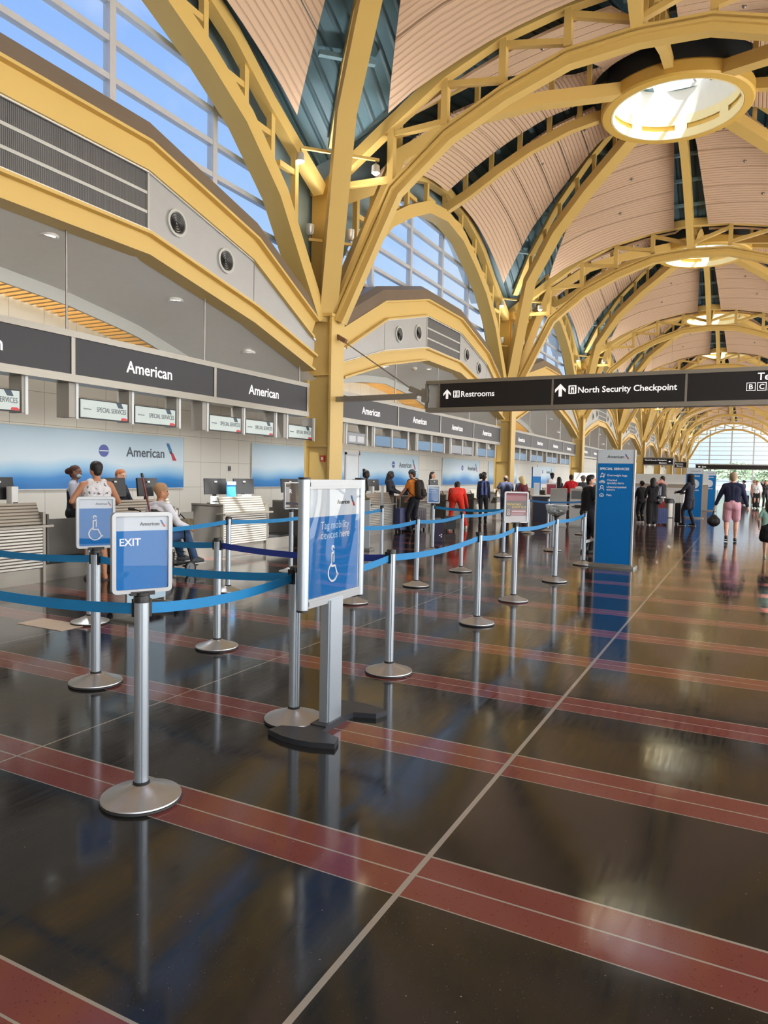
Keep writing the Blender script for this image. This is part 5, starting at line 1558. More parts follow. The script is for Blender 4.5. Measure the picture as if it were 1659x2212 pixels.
t = thing('bag_drop_desk', 'grey bag drop desk with screens between the two women in black', 'desk', (-3.35, 29.6, 0))
m = MB(); m.box(-0.9, 0.5, -0.25, 0.3, 0, 0.86); m.build('body', pm('desk_grey', '#7d7c7c', 0.4), t)
m = MB(); m.box(-0.95, 0.55, -0.3, 0.35, 0.86, 0.9); m.build('worktop', PRN, t)
for dx in (-0.6, 0.2):
    m = MB(); m.cbox((dx, 0.05, 1.12), (0.42, 0.05, 0.34), rx=-0.15); m.beam((dx, 0.08, 0.88), (dx, 0.07, 1.05), 0.06, 0.05); m.build('screen', pm('pale_screen', '#9aa2b4', 0.2), t)
fn = thing('glass_fence', 'long white and glass fence running to the far window', 'fence', (-1.98, 41.3, 0), math.radians(91))
for i in range(11):
    x0 = i * 1.46
    m = MB(); m.box(x0 + 0.02, x0 + 1.44, -0.02, 0.02, 0.12, 1.32); m.build('lower_panel', pm('fence_white', '#d3dade', 0.25), fn, smooth=0)
    m = MB(); m.box(x0 + 0.02, x0 + 1.44, -0.01, 0.01, 1.36, 1.80); m.build('glass_panel', pm('fence_grey_glass', '#8f9a9b', 0.15), fn, smooth=0)
    m = MB(); m.box(x0 - 0.02, x0 + 0.02, -0.03, 0.03, 0, 1.84); m.build('fence_post', STEELP, fn)
m = MB(); m.box(0, 16.06, -0.03, 0.03, 1.32, 1.36); m.box(0, 16.06, -0.03, 0.03, 1.8, 1.84); m.build('fence_rail', STEELP, fn)
t = thing('rolling_board', 'pale blue board on a black castered stand, mostly hidden behind the EXIT sign', 'board', (-5.80, 5.72, 0), PI / 2)
m = MB(); m.rbox((0, 0, 0.56), (0.56, 0.03, 0.86), 0.02); m.build('board', pm('board_pale_blue', '#a9c2d4', 0.25), t)
for s in (-1, 1):
    m = MB(); m.beam((s * 0.27, -0.20, 0.075), (s * 0.27, 0.26, 0.075), 0.03, 0.03); m.beam((s * 0.27, 0, 0.06), (s * 0.27, 0, 1.0), 0.025, 0.025, (0, 1, 0)); m.build('stand', STEELP, t)
    for y in (-0.19, 0.25):
        m = MB(); m.cyl((s * 0.27, y, 0.032), 0.032, 0.025, 16, 'X'); m.box(s * 0.27 - 0.02, s * 0.27 + 0.02, y - 0.02, y + 0.02, 0.045, 0.08); m.build('caster', RUBBER, t)

# ------------------------------------------------------------------ people
SKIN = {'fair': pm('skin_fair', '#d9a68c', 0.55, var=0.05), 'tan': pm('skin_tan', '#b98262', 0.55, var=0.05), 'brown': pm('skin_brown', '#6f4a38', 0.55, var=0.05), 'dark': pm('skin_dark', '#3d2a22', 0.55, var=0.05)}
_cl = {}


def cloth(hx, rough=0.85):
    k = 'cloth_' + hx.strip('#')
    return pm(k, hx, rough, var=0.12, scale=9, bump=0.25, bscale=60)


def cap_geo(p0, p1, r0, r1, n=12):
    """Tapered capsule as vertices and faces."""
    p0, p1 = Vector(p0), Vector(p1); t = p1 - p0
    if t.length < 1e-5: t = Vector((0, 0, 1e-4))
    t.normalize(); a = t.cross(Vector((0, 0, 1)) if abs(t.z) < 0.9 else Vector((1, 0, 0))).normalized(); b = t.cross(a)
    rows = [(p0, r0, -math.cos(i / 4 * PI / 2), math.sin(i / 4 * PI / 2)) for i in range(5)] + [(p1, r1, math.sin(i / 4 * PI / 2), math.cos(i / 4 * PI / 2)) for i in range(5)]
    vs = []; fs = []
    for c, r, h, w in rows:
        for q in range(n):
            g = 2 * PI * q / n; vs.append(c + t * (r * h) + (a * math.cos(g) + b * math.sin(g)) * max(r * w, 1e-4))
    for i in range(len(rows) - 1):
        for q in range(n): fs.append((i * n + q, i * n + (q + 1) % n, (i + 1) * n + (q + 1) % n, (i + 1) * n + q))
    fs += [tuple(range(n - 1, -1, -1)), tuple((len(rows) - 1) * n + q for q in range(n))]
    return vs, fs


def fuse(caps, voxel, name, extra=None, iters=4):
    """Melt tapered capsules into one continuous skin; extra capsules (fingers) are appended unmelted."""
    mb = MB()
    for c in caps: mb.add(*cap_geo(*c))
    me = bpy.data.meshes.new('tmp'); me.from_pydata(mb.v, [], mb.f); fix_normals(me)
    o = bpy.data.objects.new('tmp', me); COL.objects.link(o)
    r = o.modifiers.new('r', 'REMESH'); r.mode = 'VOXEL'; r.voxel_size = voxel
    s = o.modifiers.new('s', 'SMOOTH'); s.factor = 0.5; s.iterations = iters
    dg = bpy.context.evaluated_depsgraph_get()
    out = bpy.data.meshes.new_from_object(o.evaluated_get(dg))
    bpy.data.objects.remove(o); bpy.data.meshes.remove(me)
    if extra:
        n = len(out.vertices); co = np.empty(n * 3); out.vertices.foreach_get('co', co)
        m2 = MB(); m2.v = [tuple(x) for x in co.reshape(-1, 3)]; m2.f = [tuple(p.vertices) for p in out.polygons]; m2.mi = [0] * len(m2.f)
        for c in extra: m2.add(*cap_geo(*c, n=8))
        bpy.data.meshes.remove(out)
        out = bpy.data.meshes.new(name); out.from_pydata(m2.v, [], m2.f)
    out.name = name
    out.polygons.foreach_set('use_smooth', [True] * len(out.polygons))
    return out


def put(me, name, mat, parent):
    me.materials.clear(); me.materials.append(mat); return link(name, me, parent)


def ik(a, c, l1, l2, hint):
    a, c, hint = Vector(a), Vector(c), Vector(hint); d = c - a; L = min(d.length, (l1 + l2) * 0.999); d.normalize()
    x = (l1 * l1 - l2 * l2 + L * L) / (2 * L); h_ = math.sqrt(max(l1 * l1 - x * x, 0)); n = hint - d * hint.dot(d); n.normalize()
    return a + d * x + n * h_, a + d * L


def lean_pt(p, piv, ang, roll=0.0):
    v = Vector(p) - piv; v = Matrix.Rotation(-ang, 3, 'X') @ (Matrix.Rotation(roll, 3, 'Y') @ v); return piv + v


def person(label, x, y, hd, H=1.68, skin='fair', hair=('short', '#2a1f1a'), top=('tee', '#888888'), bottom=('long', '#222222'), shoes='#222222',
           lean=0.0, headturn=0.0, nod=0.0, L=None, R=None, LF=None, RF=None, hip=None, base=0.0, fem=False, vox=None, mask=None, build=1.0, extra=None, bend=None):
    """Builds one figure facing local +y. L, R: wrist targets; LF, RF: ankle positions; all for a 1.75 m body."""
    k = H / 1.75; v = vox or 0.012; B = build
    t = thing('person', label, 'person', (x, y, base), math.radians(hd))
    t.scale = (k, k, k)
    hz = hip if hip is not None else 0.93
    P = Vector((0, 0, hz)); sw = (0.148 if fem else 0.172) * (0.5 + 0.5 * B)
    T = lambda p: lean_pt(p, P, lean)
    up = hz - 0.93
    chest = T((0, 0, 1.27 + up)); neck = T((0, 0.0, 1.46 + up)); sh = {s: T((s * sw, -0.005, 1.395 + up)) for s in (-1, 1)}
    hp = {s: P + Vector((s * 0.092, 0, -0.02)) for s in (-1, 1)}
    hang = {-1: L, 1: R}; feet = {-1: LF, 1: RF}
    # --- joints
    el, wr, kn, an = {}, {}, {}, {}
    for s in (-1, 1):
        tgt = hang[s] or (s * (sw + 0.07), 0.05 + 0.3 * math.sin(lean), 0.86 + up)
        el[s], wr[s] = ik(sh[s], tgt, 0.285, 0.25, (s * 0.5, -0.8, -0.2))
        ft = feet[s] or (s * 0.10, -0.02 + 0.03 * s, 0.085)
        if len(ft) == 2: ft = (ft[0], ft[1], 0.085)
        kn[s], an[s] = ik(hp[s], ft, 0.43, 0.425, (0.08 * s, 1, 0))
    hd0 = neck + (Matrix.Rotation(-lean * 0.55, 3, 'X') @ Vector((0, 0.02, 0.155)))
    HR = Matrix.Rotation(math.radians(headturn), 3, 'Z') @ Matrix.Rotation(-math.radians(nod) - lean * 0.55, 3, 'X')
    Hd = lambda p: hd0 + HR @ Vector(p)
    # --- body capsules
    caps = []; A = caps.append
    for s in (-1, 1):
        A((hp[s] + Vector((0, -0.02, 0.02)), kn[s], 0.088 * B, 0.055 * B ** .5)); A((kn[s], kn[s] * 0.55 + an[s] * 0.45 + Vector((0, -0.015, 0)), 0.053 * B ** .5, 0.052 * B ** .5)); A((kn[s] * 0.55 + an[s] * 0.45 + Vector((0, -0.015, 0)), an[s], 0.05, 0.034))
        A((sh[s], el[s], 0.052 * B ** .5, 0.040)); A((el[s], el[s] * .6 + wr[s] * .4, 0.040, 0.038)); A((el[s] * .6 + wr[s] * .4, wr[s], 0.038, 0.026))
        A((T((s * 0.055, 0, 0.97 + up)), T((s * 0.05 * B, 0, 1.12 + up)), 0.105 * B, 0.098 * B)); A((T((s * 0.05 * B, 0, 1.12 + up)), T((s * 0.085, 0.0, 1.30 + up)), 0.098 * B, 0.098 * B))
        A((T((s * 0.03, -0.012, 1.435 + up)), sh[s], 0.052, 0.054)); A((T((s * 0.085, 0.0, 1.30 + up)), T((s * 0.08, 0, 1.37 + up)), 0.098 * B, 0.07)); A((T((s * 0.05, -0.03, 0.93 + up)), P + Vector((s * 0.06, -0.035, -0.03)), 0.10 * B, 0.10 * B))
        if fem: A((T((s * 0.075, 0.075, 1.26 + up)), T((s * 0.075, 0.08, 1.255 + up)), 0.055, 0.055))
    A((T((0, -0.005, 1.0 + up)), T((0, 0.0, 1.34 + up)), 0.105 * B, 0.098 * B)); A((T((0, -0.01, 1.36 + up)), neck + (hd0 - neck) * 0.35, 0.062, 0.053))
    A((Hd((0, -0.018, 0.03)), Hd((0, 0.012, 0.035)), 0.086, 0.080)); A((Hd((0, 0.03, -0.01)), Hd((0, 0.045, -0.07)), 0.066, 0.042)); A((Hd((-0.02, 0.0, -0.03)), Hd((0.02, 0.0, -0.03)), 0.068, 0.068))
    A((Hd((0, 0.088, 0.012)), Hd((0, 0.103, -0.022)), 0.010, 0.015)); A((Hd((0, 0.07, -0.055)), Hd((0, 0.075, -0.062)), 0.025, 0.022))
    for s in (-1, 1): A((Hd((s * 0.083, -0.005, 0.015)), Hd((s * 0.083, -0.002, -0.02)), 0.016, 0.012)); A((Hd((s * 0.03, 0.075, 0.03)), Hd((s * 0.035, 0.072, 0.03)), 0.018, 0.016))
    fing = []
    for s in (-1, 1):                                     # hands: palm, four bent fingers, thumb from the palm's side
        d = (wr[s] - el[s]).normalized(); side = d.cross(Vector((s, 0.15, 0))).normalized()
        if side.length < 0.1: side = Vector((0, 1, 0))
        if side.y < 0: side = -side
        pn = d.cross(side).normalized();
        if pn.x * s > 0: pn = -pn                         # palm faces the body
        for q in (-0.022, 0.0, 0.022): A((wr[s] + d * 0.015 + side * q * 0.7, wr[s] + d * 0.075 + side * q, 0.017, 0.0155))
        for i, q in enumerate((-0.031, -0.011, 0.011, 0.031)):
            Ln = (0.030, 0.038, 0.041, 0.036)[i]; b0 = wr[s] + d * 0.085 + side * q; b1 = b0 + d * Ln + pn * 0.010; b2 = b1 + d * Ln * 0.75 + pn * Ln * 0.65
            fing.append((b0, b1, 0.0095, 0.0085)); fing.append((b1, b2, 0.0085, 0.007))
        b0 = wr[s] + d * 0.03 + side * 0.03; b1 = b0 + side * 0.026 + d * 0.024 + pn * 0.012; fing.append((b0, b1, 0.012, 0.010)); fing.append((b1, b1 + d * 0.032 + pn * 0.01 + side * 0.004, 0.010, 0.008))
    foot = {}
    for s in (-1, 1):
        f = Vector((0.02 * s, 1, 0)).normalized(); sole = an[s].z - 0.085
        tip = Vector((an[s].x + f.x * 0.15, an[s].y + 0.15, sole + 0.030)); heel = Vector((an[s].x, an[s].y - 0.04, sole + 0.035))
        if an[s].z > 0.10 and hip is None and feet[s] and len(feet[s]) == 3: tip.z -= 0.05
        foot[s] = [(an[s], heel, 0.036, 0.034), (heel, tip, 0.034, 0.028), (an[s] + Vector((0, 0.02, -0.01)), tip, 0.032, 0.028)]
        for c in foot[s]: A(c)
    b = put(fuse(caps, v, 'body', fing), 'body', SKIN[skin], t)
    eyes = MB()
    for s in (-1, 1): eyes.ball(Hd((s * 0.033, 0.0845, 0.018)), 0.0095, 8)
    eyes.build('eyes', pm('eye_dark', '#1b1512', 0.2), b)
    mo = MB(); mo.tube([Hd((-0.025, 0.083, -0.050)), Hd((0, 0.094, -0.051)), Hd((0.025, 0.083, -0.050))], 0.006, 6); mo.build('mouth', pm('lip_' + skin, {'fair': '#b06a5e', 'tan': '#8c4f43', 'brown': '#5a3230', 'dark': '#331d1b'}[skin], 0.5), b)
    # --- clothes follow the body
    g = 0.013
    tk, tc = top[0], top[1]
    if tk != 'none':
        tcap = [(T((0, -0.005, 1.0 + up)), T((0, 0.0, 1.34 + up)), 0.105 * B + g, 0.098 * B + g)]
        for s in (-1, 1):
            tcap += [(T((s * 0.055, 0, (0.93 if tk in ('jacket', 'coat') or not fem else 0.96) + up)), T((s * 0.05 * B, 0, 1.12 + up)), 0.108 * B + g, 0.098 * B + g), (T((s * 0.05 * B, 0, 1.12 + up)), T((s * 0.085, 0, 1.30 + up)), 0.098 * B + g, 0.098 * B + g)]
            if fem: tcap.append((T((s * 0.075, 0.075, 1.26 + up)), T((s * 0.075, 0.08, 1.255 + up)), 0.055 + g, 0.055 + g))
            if tk == 'tank': tcap += [(T((s * 0.085, -0.005, 1.30 + up)), T((s * 0.085, -0.008, 1.428 + up)), 0.095, 0.066), (T((s * 0.04, -0.02, 1.30 + up)), T((s * 0.045, -0.025, 1.37 + up)), 0.10, 0.085)]
            else: tcap += [(T((s * 0.03, -0.012, 1.435 + up)), sh[s], 0.052 + g, 0.054 + g), (T((s * 0.085, 0.0, 1.30 + up)), T((s * 0.08, 0, 1.37 + up)), 0.098 * B + g, 0.07 + g)]
            e2 = sh[s] + (el[s] - sh[s]) * 0.55
            if tk == 'tee': tcap.append((sh[s], e2, 0.056 * B ** .5 + g, 0.052 * B ** .5 + g))
            if tk in ('long', 'jacket', 'coat', 'robe'): tcap += [(sh[s], el[s], 0.053 * B ** .5 + g, 0.044 + g), (el[s], wr[s] - (wr[s] - el[s]).normalized() * 0.03, 0.042 + g, 0.028 + g)]
        if tk == 'coat': tcap += [((s * 0.07, -0.01, hz), (s * 0.09, -0.01, hz - 0.28), 0.12 * B, 0.12 * B) for s in (-1, 1)]
        put(fuse(tcap, v, 'top'), {'tank': 'tank_top', 'tee': 'shirt', 'long': 'shirt', 'jacket': 'jacket', 'coat': 'coat', 'robe': 'robe'}[tk], tc if not isinstance(tc, str) else cloth(tc), t)
        if len(top) > 2:      # waistcoat over the shirt
            vc = [(T((0, -0.005, 1.0 + up)), T((0, 0.0, 1.32 + up)), 0.109 + g, 0.102 + g)]
            for s in (-1, 1): vc += [(T((s * 0.055, 0, 0.96 + up)), T((s * 0.05, 0, 1.12 + up)), 0.112 + g, 0.102 + g), (T((s * 0.05, 0, 1.12 + up)), T((s * 0.08, -0.006, 1.29 + up)), 0.102 + g, 0.098 + g), (T((s * 0.08, -0.01, 1.30 + up)), T((s * 0.10, -0.012, 1.40 + up)), 0.085, 0.065)]
            put(fuse(vc, v, 'vest'), 'waistcoat', cloth(top[2]), t)
        if tk in ('jacket', 'long') and not fem and tk == 'long':
            cm = MB(); cm.tube([neck + Vector((0.063 * math.cos(a), 0.06 * math.sin(a), -0.005)) for a in [2 * PI * i / 16 for i in range(16)]], 0.014, 8, True); cm.build('collar', tc if not isinstance(tc, str) else cloth(tc), t)
    bk, bc = bottom
    bm_ = cloth(bc) if isinstance(bc, str) else bc
    bcap = [(T((0, -0.02, 0.98 + up)), P + Vector((0, -0.02, 0.0)), 0.105 * B + g, 0.11 * B + g)]
    for s in (-1, 1):
        bcap += [(T((s * 0.055, 0, 0.985 + up)), P + Vector((s * 0.06, -0.005, -0.02)), 0.102 * B + g, 0.108 * B + g), (T((s * 0.05, -0.03, 0.93 + up)), P + Vector((s * 0.06, -0.035, -0.03)), 0.10 * B + g, 0.10 * B + g)]
        if bk in ('long', 'shorts'):
            e = 1.0 if bk == 'long' else 0.78
            bcap.append((hp[s] + Vector((0, -0.02, 0.02)), hp[s] + (kn[s] - hp[s]) * e, 0.090 * B + g, (0.058 if bk == 'long' else 0.082) * B ** .5 + g))
            if bk == 'long': bcap += [(kn[s], an[s] * .92 + kn[s] * .08, 0.056 * B ** .5 + g, 0.046 + g)]
        if bk == 'skirt': bcap += [(hp[s], hp[s] + (kn[s] - hp[s]) * 0.75 + Vector((s * 0.03, 0, 0)), 0.11, 0.13), (P, P + Vector((0, 0, -0.30)), 0.13, 0.16)]
        if bk == 'robe': bcap += [(hp[s], hp[s] * 0.5 + an[s] * 0.5, 0.125, 0.13), (hp[s] * 0.5 + an[s] * 0.5, an[s] + Vector((0, 0, 0.02)), 0.13, 0.10), ((0, 0, hz), (0, 0, 0.2), 0.12, 0.13)]
    put(fuse(bcap, v, 'bottom'), {'long': 'trousers', 'shorts': 'shorts', 'skirt': 'skirt', 'robe': 'long_skirt'}[bk], bm_, t)
    if shoes:
        for s in (-1, 1):
            if shoes == 'sandal':
                m = MB(); a, q = foot[s][1][0], foot[s][1][1]; m.beam((a.x, a.y - 0.03, 0.008), (q.x, q.y + 0.03, 0.008), 0.085, 0.014); m.tube([(q.x - 0.04, q.y - 0.02, 0.02), (q.x, q.y, 0.07), (q.x + 0.04, q.y - 0.02, 0.02)], 0.008, 6); m.build('sandal', BLACKP, t)
            else:
                sc = [(c[0], c[1], c[2] + 0.007, c[3] + 0.008) for c in foot[s][1:]] + [(foot[s][0][0] - Vector((0, 0, 0.012)), foot[s][0][1], 0.042, 0.042)]
                sh_ = put(fuse(sc, 0.010, 'shoe'), 'shoe', cloth(shoes, 0.5), t)
                m = MB(); a, q = foot[s][1][0], foot[s][1][1]; z = min(a.z - 0.034, q.z - 0.028); m.beam((a.x, a.y - 0.035, a.z - 0.036), (q.x, q.y + 0.03, q.z - 0.030), 0.08, 0.016); m.build('sole', cloth('#d8d8d6' if shoes not in ('#151515', '#222222', '#101010') else '#191919', 0.6), sh_)
    # --- hair and headwear
    hk = hair[0]; hc = cloth(hair[1], 0.6) if len(hair) > 1 else None
    hcaps = []
    if hk in ('short', 'bun', 'long', 'capback', 'cap', 'tied', 'hat'):
        hcaps = [(Hd((0, -0.026, 0.042)), Hd((0, -0.008, 0.052)), 0.094, 0.088), (Hd((0, -0.045, 0.01)), Hd((0, -0.045, -0.035)), 0.077, 0.062)]
        for s in (-1, 1): hcaps.append((Hd((s * 0.072, -0.015, 0.03)), Hd((s * 0.072, -0.02, -0.005)), 0.022, 0.016))
    if hk == 'bun': hcaps += [(Hd((0, -0.12, 0.03)), Hd((0, -0.135, 0.02)), 0.055, 0.055)]
    if hk == 'tied': hcaps += [(Hd((0, -0.09, 0.09)), Hd((0, -0.10, 0.11)), 0.05, 0.05)]
    if hk == 'long': hcaps += [(Hd((s * 0.06, -0.045, 0.0)), Hd((s * 0.075, -0.06, -0.26)), 0.055, 0.042) for s in (-1, 1)] + [(Hd((0, -0.07, 0.0)), Hd((0, -0.09, -0.27)), 0.07, 0.055)]
    if hk == 'curly':
        rr = random.Random(3)
        for i in range(26):
            u = rr.uniform(-0.5, 1); a = rr.uniform(0, 2 * PI); q = Vector((math.cos(a) * math.sqrt(1 - u * u), math.sin(a) * math.sqrt(1 - u * u), u)) * 0.115
            if q.y > 0.055 and q.z < 0.07: continue
            hcaps.append((Hd(q + Vector((0, -0.03, 0.015))), Hd(q * 1.08 + Vector((0, -0.03, 0.015))), 0.052, 0.046))
    if hk == 'hood': hcaps = [(Hd((0, -0.03, 0.04)), Hd((0, 0.0, 0.045)), 0.112, 0.105), (Hd((0, -0.035, 0)), neck + Vector((0, -0.03, 0.0)), 0.105, 0.11)] + [(Hd((s * 0.085, 0.02, 0.0)), Hd((s * 0.05, 0.05, -0.11)), 0.03, 0.03) for s in (-1, 1)]
    if hk == 'fringe': hcaps = [(Hd((0, -0.05, -0.005)), Hd((0, -0.05, -0.03)), 0.072, 0.062)]
    if hcaps: put(fuse(hcaps, 0.011, 'hair', iters=3), 'hood' if hk == 'hood' else 'hair', hc, t)
    if hk in ('capback', 'cap', 'beanie'):
        cc = cloth(hair[2] if len(hair) > 2 else hair[1], 0.8); m = MB(); s = -1 if hk == 'capback' else 1
        cp = [(Hd((0, -0.018, 0.055)), Hd((0, 0.006, 0.058)), 0.096, 0.090)]
        if hk != 'beanie': cp += [(Hd((q, s * 0.085, 0.055)), Hd((q * 0.8, s * 0.155, 0.040)), 0.012, 0.009) for q in (-0.05, -0.025, 0, 0.025, 0.05)]
        put(fuse(cp, 0.010, 'cap'), 'cap', cc, t)
    if hk == 'hat':
        m = MB(); m.lathe([(1e-4, 0.13), (0.08, 0.13), (0.095, 0.06), (0.20, 0.045), (0.20, 0.035), (0.09, 0.045)], 28); m.v = [tuple(Hd(Vector(q) + Vector((0, -0.01, 0.02)))) for q in m.v]; m.build('sun_hat', cloth(hair[2]), t)
    if mask:
        m = MB(); m.ball((0, 0, 0), 1, 14); m.v = [tuple(Hd((q[0] * 0.064, 0.052 + q[1] * 0.052 * (1 - 0.25 * abs(q[2])), -0.050 + q[2] * 0.043))) for q in m.v]; m.build('face_mask', pm('mask_blue', '#9cc4d8', 0.7), t)
    if extra: extra(t, dict(Hd=Hd, sh=sh, el=el, wr=wr, neck=neck, chest=chest, T=T, P=P, up=up, an=an, kn=kn))
    return t


def hand_world(t, w):     # world position of a joint
    bpy.context.view_layer.update(); return t.matrix_world @ Vector(w)


def e_lanyard(t, j):
    m = MB(); T = j['T']; m.tube([T((-0.06, 0.03, 1.44)), T((0, 0.125, 1.28)), T((0.06, 0.03, 1.44))], 0.008, 6); m.tube([T((0, 0.125, 1.28)), T((0, 0.13, 1.16))], 0.016, 6); m.build('neck_scarf', cloth('#3556b0'), t)


def e_scarf(t, j):
    m = MB(); T = j['T']
    m.tube([j['neck'] + Vector((0.075 * math.cos(a), 0.075 * math.sin(a), -0.01)) for a in [2 * PI * i / 14 for i in range(14)]], 0.03, 8, True)
    for s in (-1, 1): m.tube([T((s * 0.05, 0.08, 1.43)), T((s * 0.07, 0.13, 1.2)), T((s * 0.06, 0.13, 0.98))], [0.03, 0.04, 0.045], 8)
    m.build('scarf', pm('scarf_blue', '#5d6fb0', 0.85, var=0.5, scale=30), t)


def e_arm_cloth(t, j): pass


TANKP = bpy.data.materials.new('tank_print'); TANKP.use_nodes = True
_nt = TANKP.node_tree; _b = _nt.nodes['Principled BSDF']; _b.inputs['Roughness'].default_value = 0.85
_tc = _nt.nodes.new('ShaderNodeTexCoord'); _n = _nt.nodes.new('ShaderNodeTexNoise'); _n.inputs['Scale'].default_value = 17; _n.inputs['Detail'].default_value = 3
_nt.links.new(_tc.outputs['Object'], _n.inputs['Vector']); _r = _nt.nodes.new('ShaderNodeValToRGB')
_r.color_ramp.elements[0].position = 0.60; _r.color_ramp.elements[0].color = C('#d9d9de'); _r.color_ramp.elements[1].position = 0.68; _r.color_ramp.elements[1].color = C('#5a5e68')
_nt.links.new(_n.outputs['Fac'], _r.inputs[0]); _nt.links.new(_r.outputs[0], _b.inputs['Base Color'])

# by the near counters
person('person in a white patterned tank top and sandals standing at the check-in counter', -8.02, 7.0, 62, 1.66, 'tan', ('short', '#17110f'), ('tank', TANKP), ('shorts', '#2f4a78'), 'sandal', lean=0.06, L=(-0.27, 0.27, 1.10), R=(0.26, 0.30, 1.08), LF=(-0.10, 0.02), RF=(0.10, -0.03), headturn=8, nod=8, build=1.15, vox=0.010)
person('airline agent with tied red brown hair, navy waistcoat and face mask', -9.62, 7.95, -50, 1.60, 'brown', ('bun', '#3a1712'), ('long', '#aeb2c4', '#191d30'), ('long', '#14151c'), '#151515', headturn=-12, L=(-0.16, 0.24, 1.02), R=(0.2, 0.24, 1.0), fem=True, mask=True, extra=e_lanyard, vox=0.010)
person('seated airline agent with short red hair behind a black monitor', -9.75, 9.0, -75, 1.55, 'fair', ('short', '#a8643c'), ('jacket', '#1d2030'), ('long', '#15161c'), '#151515', nod=12, L=(-0.15, 0.3, 1.05), R=(0.15, 0.3, 1.05), fem=True)
person('black suited agent with tied up hair right of the tall wheelchair sign', -9.45, 17.45, -75, 1.66, 'dark', ('tied', '#120e0d'), ('jacket', '#15161d'), ('long', '#15161c'), '#151515', L=(-0.16, 0.28, 1.06), R=(0.16, 0.28, 1.06), fem=True, nod=14, headturn=10)
person('agent with long black hair and dark suit left of the man in the orange shirt', -9.6, 19.3, -80, 1.66, 'dark', ('long', '#120d0c'), ('jacket', '#1a1b24'), ('long', '#15161c'), '#151515', L=(-0.16, 0.3, 1.06), R=(0.16, 0.3, 1.06), fem=True, nod=12, headturn=15)
person('grey haired agent in navy bending low over the counter beside the orange shirt man', -9.75, 20.6, -75, 1.58, 'brown', ('short', '#8c8878'), ('jacket', '#1a1f33'), ('long', '#15161c'), '#151515', lean=0.55, nod=22, L=(-0.25, 0.45, 1.05), R=(0.25, 0.45, 1.05))


def e_backpack(t, j): pass


om = person('person in an orange shirt and backwards grey cap leaning on a suitcase handle', -8.0, 17.55, 84, 1.70, 'fair', ('capback', '#3b2a1e', '#5f7182'), ('tee', '#f2913c'), ('long', '#1a1b26'), '#151515', lean=0.10, nod=14, L=(-0.10, 0.42, 0.98), R=(0.20, 0.34, 0.92), LF=(-0.1, 0.05), RF=(0.1, -0.12), vox=0.011)
person('agent with long black hair and a white blouse behind the counter', -9.7, 22.75, -85, 1.68, 'fair', ('long', '#15110f'), ('long', '#d9dde4'), ('long', '#15161c'), '#151515', L=(-0.16, 0.25, 1.03), R=(0.16, 0.25, 1.03), fem=True, headturn=-8)
person('person in a bright red tracksuit bending forward over a bag', -7.62, 19.75, 20, 1.72, 'brown', ('short', '#15100f'), ('long', '#e0301c'), ('long', '#e0301c'), '#cfc6b8', lean=1.12, nod=0, L=(-0.16, 0.55, 0.66), R=(0.36, 0.45, 0.52), LF=(-0.20, -0.04), RF=(0.30, -0.10), build=1.2)
person('person with curly black hair and a blue scarf standing by the counters', -7.9, 22.95, -150, 1.66, 'dark', ('curly', '#0e0b0b'), ('jacket', '#1b1f33'), ('long', '#14161f'), '#151515', fem=True, extra=e_scarf, headturn=25)
person('bald person in navy uniform seen from behind beside the second yellow column', -7.5, 24.2, 30, 1.62, 'brown', ('fringe', '#1c1716'), ('tee', '#242a44'), ('long', '#2b3252'), '#151515', lean=0.12, L=(-0.34, 0.22, 1.02), R=(0.25, 0.3, 1.0), build=1.3)
person('person in dark clothes bending beside the bald person in navy', -7.35, 25.6, -160, 1.58, 'brown', ('short', '#1a1514'), ('jacket', '#22263a'), ('long', '#1a1d2a'), '#151515', nod=20)
person('person in a maroon coat with a cream headscarf above the fireworks sign', -6.75, 24.0, 75, 1.60, 'fair', ('hood', '#d9c795'), ('coat', '#5f1f2a'), ('long', '#2a2230'), '#151515', lean=0.25, nod=15, L=(-0.15, 0.35, 1.0), R=(0.15, 0.35, 1.0), fem=True, build=1.2)
person('bearded person in a white shirt and dark cap by the far counters', -8.05, 33.0, -120, 1.78, 'dark', ('beanie', '#15110f', '#1c1a1c'), ('tee', '#e3e3e6'), ('long', '#20222c'), '#151515', L=(-0.3, 0.2, 1.0))
person('person with long dark hair left of the red jacket, by the far counters', -7.2, 30.8, 40, 1.60, 'tan', ('long', '#1a1210'), ('long', '#23222a'), ('long', '#1a1b22'), '#151515', fem=True)
person('person in a bright red jacket behind the kiosks', -6.2, 28.6, 30, 1.70, 'tan', ('short', '#2b1c16'), ('jacket', '#c91624'), ('long', '#2a2b33'), '#151515', L=(-0.2, 0.3, 1.1), R=(0.25, 0.3, 1.1), build=1.1)
person('person in a grey cap and dark jacket right of the red jacket', -5.45, 27.2, 55, 1.66, 'fair', ('cap', '#6b6258', '#6d6f72'), ('jacket', '#2c2f37'), ('long', '#23252c'), '#151515', build=1.15)
person('person with black hair far behind the big person in black', -6.3, 33.5, -160, 1.74, 'dark', ('short', '#100d0c'), ('tee', '#2d3140'), ('long', '#20222c'), '#151515')
person('big person in black with a face mask, half hidden by the tall blue board', -2.88, 15.1, -55, 1.64, 'fair', ('short', '#1d1613'), ('tee', '#15161f'), ('long', '#14151c'), '#151515', mask=True, build=1.45, R=(0.30, 0.22, 0.98), L=(-0.3, 0.25, 1.0), headturn=-20)
person('person in black with long trousers standing just right of the tall blue board', -3.3, 26.7, 40, 1.52, 'tan', ('bun', '#1c1512'), ('long', '#15151b'), ('long', '#16171d'), '#e2e2e2', fem=True, build=1.1, L=(-0.15, 0.3, 1.0), R=(0.2, 0.32, 0.98))
